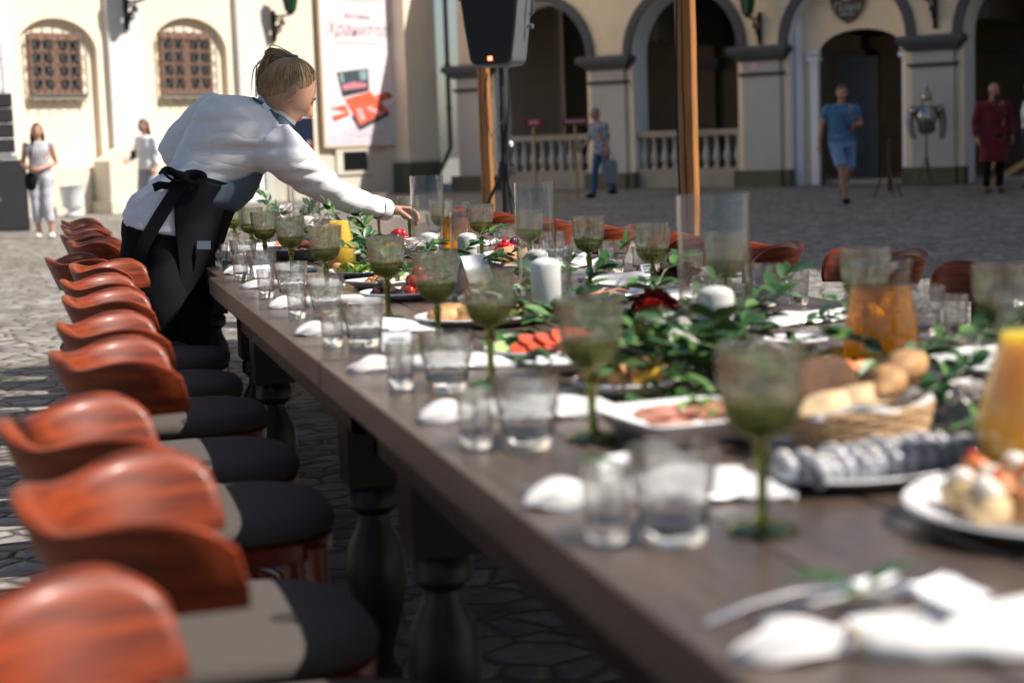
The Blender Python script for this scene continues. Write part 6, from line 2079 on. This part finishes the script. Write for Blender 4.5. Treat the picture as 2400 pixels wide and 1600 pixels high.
BLKP = M('black_speaker_plastic', (0.009, 0.009, 0.010), 0.5)
GRYP = M('grey_speaker_plastic', (0.11, 0.12, 0.13), 0.45)
GRL = M('black_grille', (0.004, 0.004, 0.005), 0.6, scale=300, bmp=0.001)
p = spot(1174, 163, 10.7)
ps = thing('loudspeaker', 'black loudspeaker with a glowing red light standing on a pole', 'loudspeaker', p, PSI * -1 - 0.38)
def contour(g, top=0.68):
    w1, w0 = 0.205 * g, 0.150 * g
    P = []
    for a in np.linspace(-math.pi, -math.pi / 2, 7):
        P.append((-w0 + 0.06 + 0.06 * math.cos(a), 0.06 + 0.06 * math.sin(a)))
    for a in np.linspace(-math.pi / 2, 0, 7):
        P.append((w0 - 0.06 + 0.06 * math.cos(a), 0.06 + 0.06 * math.sin(a)))
    P += [(w0 + 0.03, 0.25), (w1, 0.46), (w1, top), (-w1, top), (-w1, 0.46), (-w0 - 0.03, 0.25)]
    return P
c0 = np.array([(x, 0, z) for x, z in contour(1.0)])
mid = c0.copy()
rings = []
for y, s in ((-0.16, 0.96), (-0.145, 1.0), (0.0, 1.0), (0.12, 0.86), (0.17, 0.72)):
    q = c0.copy()
    q[:, 0] *= s
    q[:, 2] = 0.34 + (q[:, 2] - 0.34) * (0.97 if s < 1 else 1.0) + 0.012
    q[:, 1] = y
    rings.append(q)
MB().loft(rings).build('cabinet', GRYP, ps, True, 35)
q = [(x * 0.90, 0.03 + z * 0.93) for x, z in contour(1.0)]
MB().prism(q, -0.172, -0.158).build('grille', GRL, ps, False)
mb = MB()
for sx in (-1, 1):
    mb.tube([(sx * 0.20, -0.165, 0.43), (sx * 0.115, -0.172, 0.465), (sx * 0.10, -0.172, 0.50), (sx * 0.10, -0.172, 0.60)], 0.008, 8)
    mb.prism([(sx * 0.11, 0.49), (sx * 0.19, 0.455), (sx * 0.19, 0.67), (sx * 0.11, 0.67)][::sx], -0.176, -0.170)
mb.build('port', BLKP, ps)
lettering('EON', 0.05, (0, -0.173, 0.525), M('dim_badge', (0.03, 0.034, 0.038), 0.4), ps, spacing=1.2)
MB().prism([(-0.014, 0.05), (0.014, 0.05), (0.014, 0.075), (-0.014, 0.075)], -0.178, -0.170).build('status_light', glow('red_light', (1.0, 0.20, 0.10), 3.0), ps, False)
MB().tube([(0.215, -0.02, 0.32), (0.235, -0.02, 0.34), (0.235, -0.02, 0.56), (0.212, -0.02, 0.58)], 0.011, 8).build('handle', GRYP, ps)
MB().tube([(0.19, 0.0, 0.26), (0.225, 0, 0.255)], [0.012, 0.016], 8).build('knob', GRYP, ps)
st = thing('speaker_stand', 'black tripod stand and cable under the loudspeaker', 'stand', (p[0], p[1], 0), 0.3)
MB().tube([(0, 0, 0.15), (0, 0, 1.35)], 0.022, 12).tube([(0, 0, 1.3), (0, 0, p[2] + 0.01)], 0.0165, 12).build('pole', BLKP, st)
MB().lathe([(0.03, 0.90), (0.04, 0.91), (0.045, 0.96), (0.03, 1.02)], 12).box((0.04, 0, 0.95), (0.07, 0.03, 0.05)).build('collar', BLKP, st)
for kk in range(3):
    a = kk * 2.094 + 0.5
    MB().tube([(0.02 * math.cos(a), 0.02 * math.sin(a), 0.93), (0.50 * math.cos(a), 0.50 * math.sin(a), 0.015)], 0.011, 8).tube([(0.02 * math.cos(a), 0.02 * math.sin(a), 0.35), (0.27 * math.cos(a), 0.27 * math.sin(a), 0.45)], 0.008, 8).build('leg', BLKP, st)
mb = MB()
mb.tube([(0.02 + 0.03 * math.sin(z * 5), -0.035 + 0.02 * math.cos(z * 4), z) for z in np.linspace(0.05, p[2], 30)], 0.008, 6)
mb.tube([(-0.09, 0.02, p[2] - 0.02), (-0.14, 0.0, p[2] - 0.25), (-0.10, -0.02, p[2] - 0.42), (0.0, -0.03, p[2] - 0.3)], 0.004, 5)
mb.build('cable', BLKP, st)
MB().ball((0.03, -0.04, 1.12), (0.018, 0.012, 0.02), 8, 6).build('cable_tag', CHINA, st)

# speaker stack on the far left
p = spot(38, 540, 26.6)
def cabinet(name, label, z0, h, w_, d_, dx, par=None):
    t = thing(name, label, 'loudspeaker', (p[0] + dx, p[1], z0), 0.15, 'stacked black loudspeakers')
    MB().box((0, 0, h / 2), (w_, d_, h - 0.012)).build('cabinet', BLKP, t, False)
    MB().box((0, -d_ / 2 - 0.006, h / 2), (w_ - 0.05, 0.014, h - 0.06)).build('grille', M('dark_mesh', (0.02, 0.02, 0.022), 0.7), t, False)
    MB().box((0, -d_ / 2 - 0.018, h * 0.45), (0.22, 0.012, 0.05)).build('handle', M('dull_metal_handle', (0.2, 0.2, 0.2), 0.4), t, False)
cabinet('subwoofer', 'large black subwoofer at the bottom of the stack on the left edge', 0, 1.10, 1.05, 0.8, -0.36)
for i, n_ in enumerate(('lowest', 'second', 'third', 'topmost')):
    cabinet('line_array_speaker', f'narrow black loudspeaker, {n_} of four on the left stack', 1.20 + i * 0.232, 0.226, 0.92, 0.5, -0.42)
mb = MB()
mb.box((p[0] - 0.4, p[1] - 0.1, 1.13), (1.0, 0.5, 0.05)).box((p[0] - 0.4, p[1] - 0.1, 1.175), (0.85, 0.45, 0.045))
tag(mb.build('speaker_bracket', M('aluminium', (0.55, 0.53, 0.5), 0.35, metal=0.8), None, False), 'silver bracket between the subwoofer and the loudspeakers above it', 'bracket')
mb = MB()
tx, ty = p[0] - 0.35, p[1] + 0.9
for dx, dy in ((-0.3, -0.15), (0.3, -0.15), (-0.3, 0.15), (0.3, 0.15)):
    mb.tube([(tx + dx, ty + dy, 0), (tx + dx, ty + dy, 2.95)], 0.025, 8)
for i in range(6):
    z = 0.2 + i * 0.5
    mb.tube([(tx - 0.3, ty - 0.15, z), (tx + 0.3, ty - 0.15, z + 0.5)], 0.014, 6).tube([(tx - 0.3, ty - 0.15, z), (tx + 0.3, ty - 0.15, z)], 0.014, 6)
tag(mb.build('lighting_truss', M('white_truss', (0.75, 0.75, 0.78), 0.4)), 'white truss tower rising behind the stack of black loudspeakers', 'truss')

# white urn, signs, armour and small things
p = spot(172, 494, 31.5)
t = thing('white_urn', 'white planter urn standing by the sunlit wall', 'urn', (p[0], p[1], 0))
MB().lathe([(0.13, 0), (0.17, 0.02), (0.17, 0.05), (0.10, 0.09), (0.09, 0.12), (0.12, 0.15), (0.19, 0.20), (0.21, 0.4), (0.235, 0.56), (0.25, 0.58), (0.22, 0.585), (0.20, 0.52), (0.001, 0.5)], 32, mod=lambda th, z: 1 + 0.012 * np.cos(16 * th) * (0.2 < z < 0.54)).build('vessel', M('white_urn_paint', (0.68, 0.70, 0.72), 0.6), t)
for px, pw, lab, z in ((1255, 0.30, 'red information sign with a bright middle on a thin brass post', 30.5), (1352, 0.36, 'dark red sign with a white line of writing on a thin brass post', 31.0)):
    p = spot(px, 430, z)
    t = thing('post_sign', lab, 'sign', (p[0], p[1], 0), -0.35, 'red signs on brass posts')
    MB().lathe([(0.16, 0), (0.16, 0.02), (0.02, 0.035)], 20).tube([(0, 0, 0.02), (0, 0, 1.36)], 0.022, 10).build('pole', M('brass_post', (0.30, 0.22, 0.09), 0.4, metal=0.5), t)
    bd_ = MB().box((0, -0.02, 1.43), (pw * 1.25, 0.03, 0.135)).build('board', M('dark_red_board', (0.12, 0.006, 0.012), 0.5), t, False)
    mb = MB()
    if pw < 0.33:
        MB().box((0.01, -0.04, 1.435), (0.20, 0.012, 0.105)).build('bright_panel', M('bright_red_panel', (0.50, 0.03, 0.05), 0.5), t, False)
        for i in range(4):
            mb.box((-0.055 + i * 0.04, -0.05, 1.435), (0.026, 0.006, 0.05))
    else:
        for i in range(11):
            mb.box((-0.17 + i * 0.034, -0.04, 1.435), (0.026, 0.006, 0.034))
    mb.build('lettering', M('sign_lettering', (0.55, 0.45, 0.48), 0.6), t, False)
p = spot(2172, 428, 32.0)
t = thing('suit_of_armour', 'half suit of dark steel armour on a thin stand before the grey pilaster', 'armour', (p[0], p[1], 0), -0.2)
ARM_ = M('dark_steel', (0.35, 0.34, 0.33), 0.22, var=0.3, scale=6, metal=1.0)
CHAIN = M('chain_mail', (0.20, 0.19, 0.18), 0.4, var=0.6, scale=90, metal=0.9, bmp=0.006)
mb = MB()
mb.loft([elli((0, 0, z), (w_, 0, 0), (0, d_, 0), 28, 0.9) for z, w_, d_ in ((0.98, 0.10, 0.09), (1.05, 0.17, 0.13), (1.15, 0.16, 0.15), (1.28, 0.20, 0.18), (1.42, 0.21, 0.15), (1.50, 0.15, 0.10), (1.54, 0.08, 0.07))])
mb.build('breastplate', ARM_, t)
mb = MB()
mb.ball((0, 0, 1.66), (0.105, 0.125, 0.13), 24, 16).lathe([(0.10, 1.72), (0.06, 1.80), (0.02, 1.88), (0.012, 1.98), (0.001, 2.0)], 20).prism([(-0.10, 1.60), (0.10, 1.60), (0.07, 1.50), (-0.07, 1.50)], -0.11, -0.09).box((0, -0.12, 1.70), (0.03, 0.02, 0.12)).box((0, -0.1, 1.74), (0.24, 0.08, 0.02))
mb.build('helmet', ARM_, t)
for sx in (-1, 1):
    MB().ball((sx * 0.25, 0, 1.42), (0.095, 0.11, 0.10), 18, 12).build('pauldron', ARM_, t)
    MB().tube([(sx * 0.27, 0, 1.40), (sx * 0.32, 0.0, 1.22), (sx * 0.30, -0.05, 1.02), (sx * 0.26, -0.09, 0.90)], [0.075, 0.07, 0.06, 0.05], 14).build('mail_sleeve', CHAIN, t)
MB().tube([(0, 0, 0.25), (0, 0, 1.0)], 0.016, 8).tube([(0, 0, 0.6), (0.16, 0.1, 0)], 0.01, 6).tube([(0, 0, 0.6), (-0.16, 0.1, 0)], 0.01, 6).tube([(0, 0, 0.6), (0.0, -0.2, 0)], 0.01, 6).build('stand', IRON, t)
p = spot(2085, 448, 27.5)
t = thing('iron_tripod', 'low rusty iron tripod on the shaded cobbles by the doorway', 'tripod', (p[0], p[1], 0), 0.3)
mb = MB()
for kk in range(3):
    a = kk * 2.094
    mb.tube([(0.02 * math.cos(a), 0.02 * math.sin(a), 0.62), (0.26 * math.cos(a), 0.26 * math.sin(a), 0)], 0.014, 6)
mb.tube([(0, 0, 0.1), (0, 0, 0.95)], 0.03, 8)
mb.build('legs_and_shaft', M('rusty_iron', (0.07, 0.035, 0.022), 0.8), t)
for px, L, an, lab in ((2372, 0.9, 0.55, 'pale timber plank leaning low at the right edge'), (2318, 0.6, 1.2, 'pale wooden board standing behind the legs of the man in red')):
    p = spot(px, 430, 30.8)
    o = MB().box((0, 0, 0), (L, 0.05, 0.10)).build('timber_plank', M('pale_timber', (0.50, 0.32, 0.14), 0.7, st=(1, 8, 8)), None, False)
    o.location, o.rotation_euler = (p[0], p[1], 0.28), (0, -an, -0.6)
    tag(o, lab, 'plank')
p = spot(700, 330, 34.0)
t = thing('information_board', 'dark blue and red board partly hidden behind the chin of the bending woman', 'board', (p[0], p[1], 0), -0.15)
MB().box((0, 0, 1.35), (0.62, 0.04, 0.75)).build('panel', M('navy_panel', (0.012, 0.02, 0.06), 0.5), t, False)
MB().box((0, -0.025, 1.10), (0.60, 0.012, 0.24)).build('red_strip', M('deep_red_panel', (0.22, 0.012, 0.02), 0.5), t, False)
MB().lathe([(0.05, 0), (0.05, 0.01)], 20).build('roundel', M('pale_roundel', (0.5, 0.42, 0.45), 0.5), t).location = (0.2, -0.03, 1.22)
t.children[-1].rotation_euler = (rad(90), 0, 0)
MB().tube([(-0.2, 0, 0), (-0.2, 0, 1.0)], 0.02, 8).tube([(0.2, 0, 0), (0.2, 0, 1.0)], 0.02, 8).build('leg_pair', IRON, t)
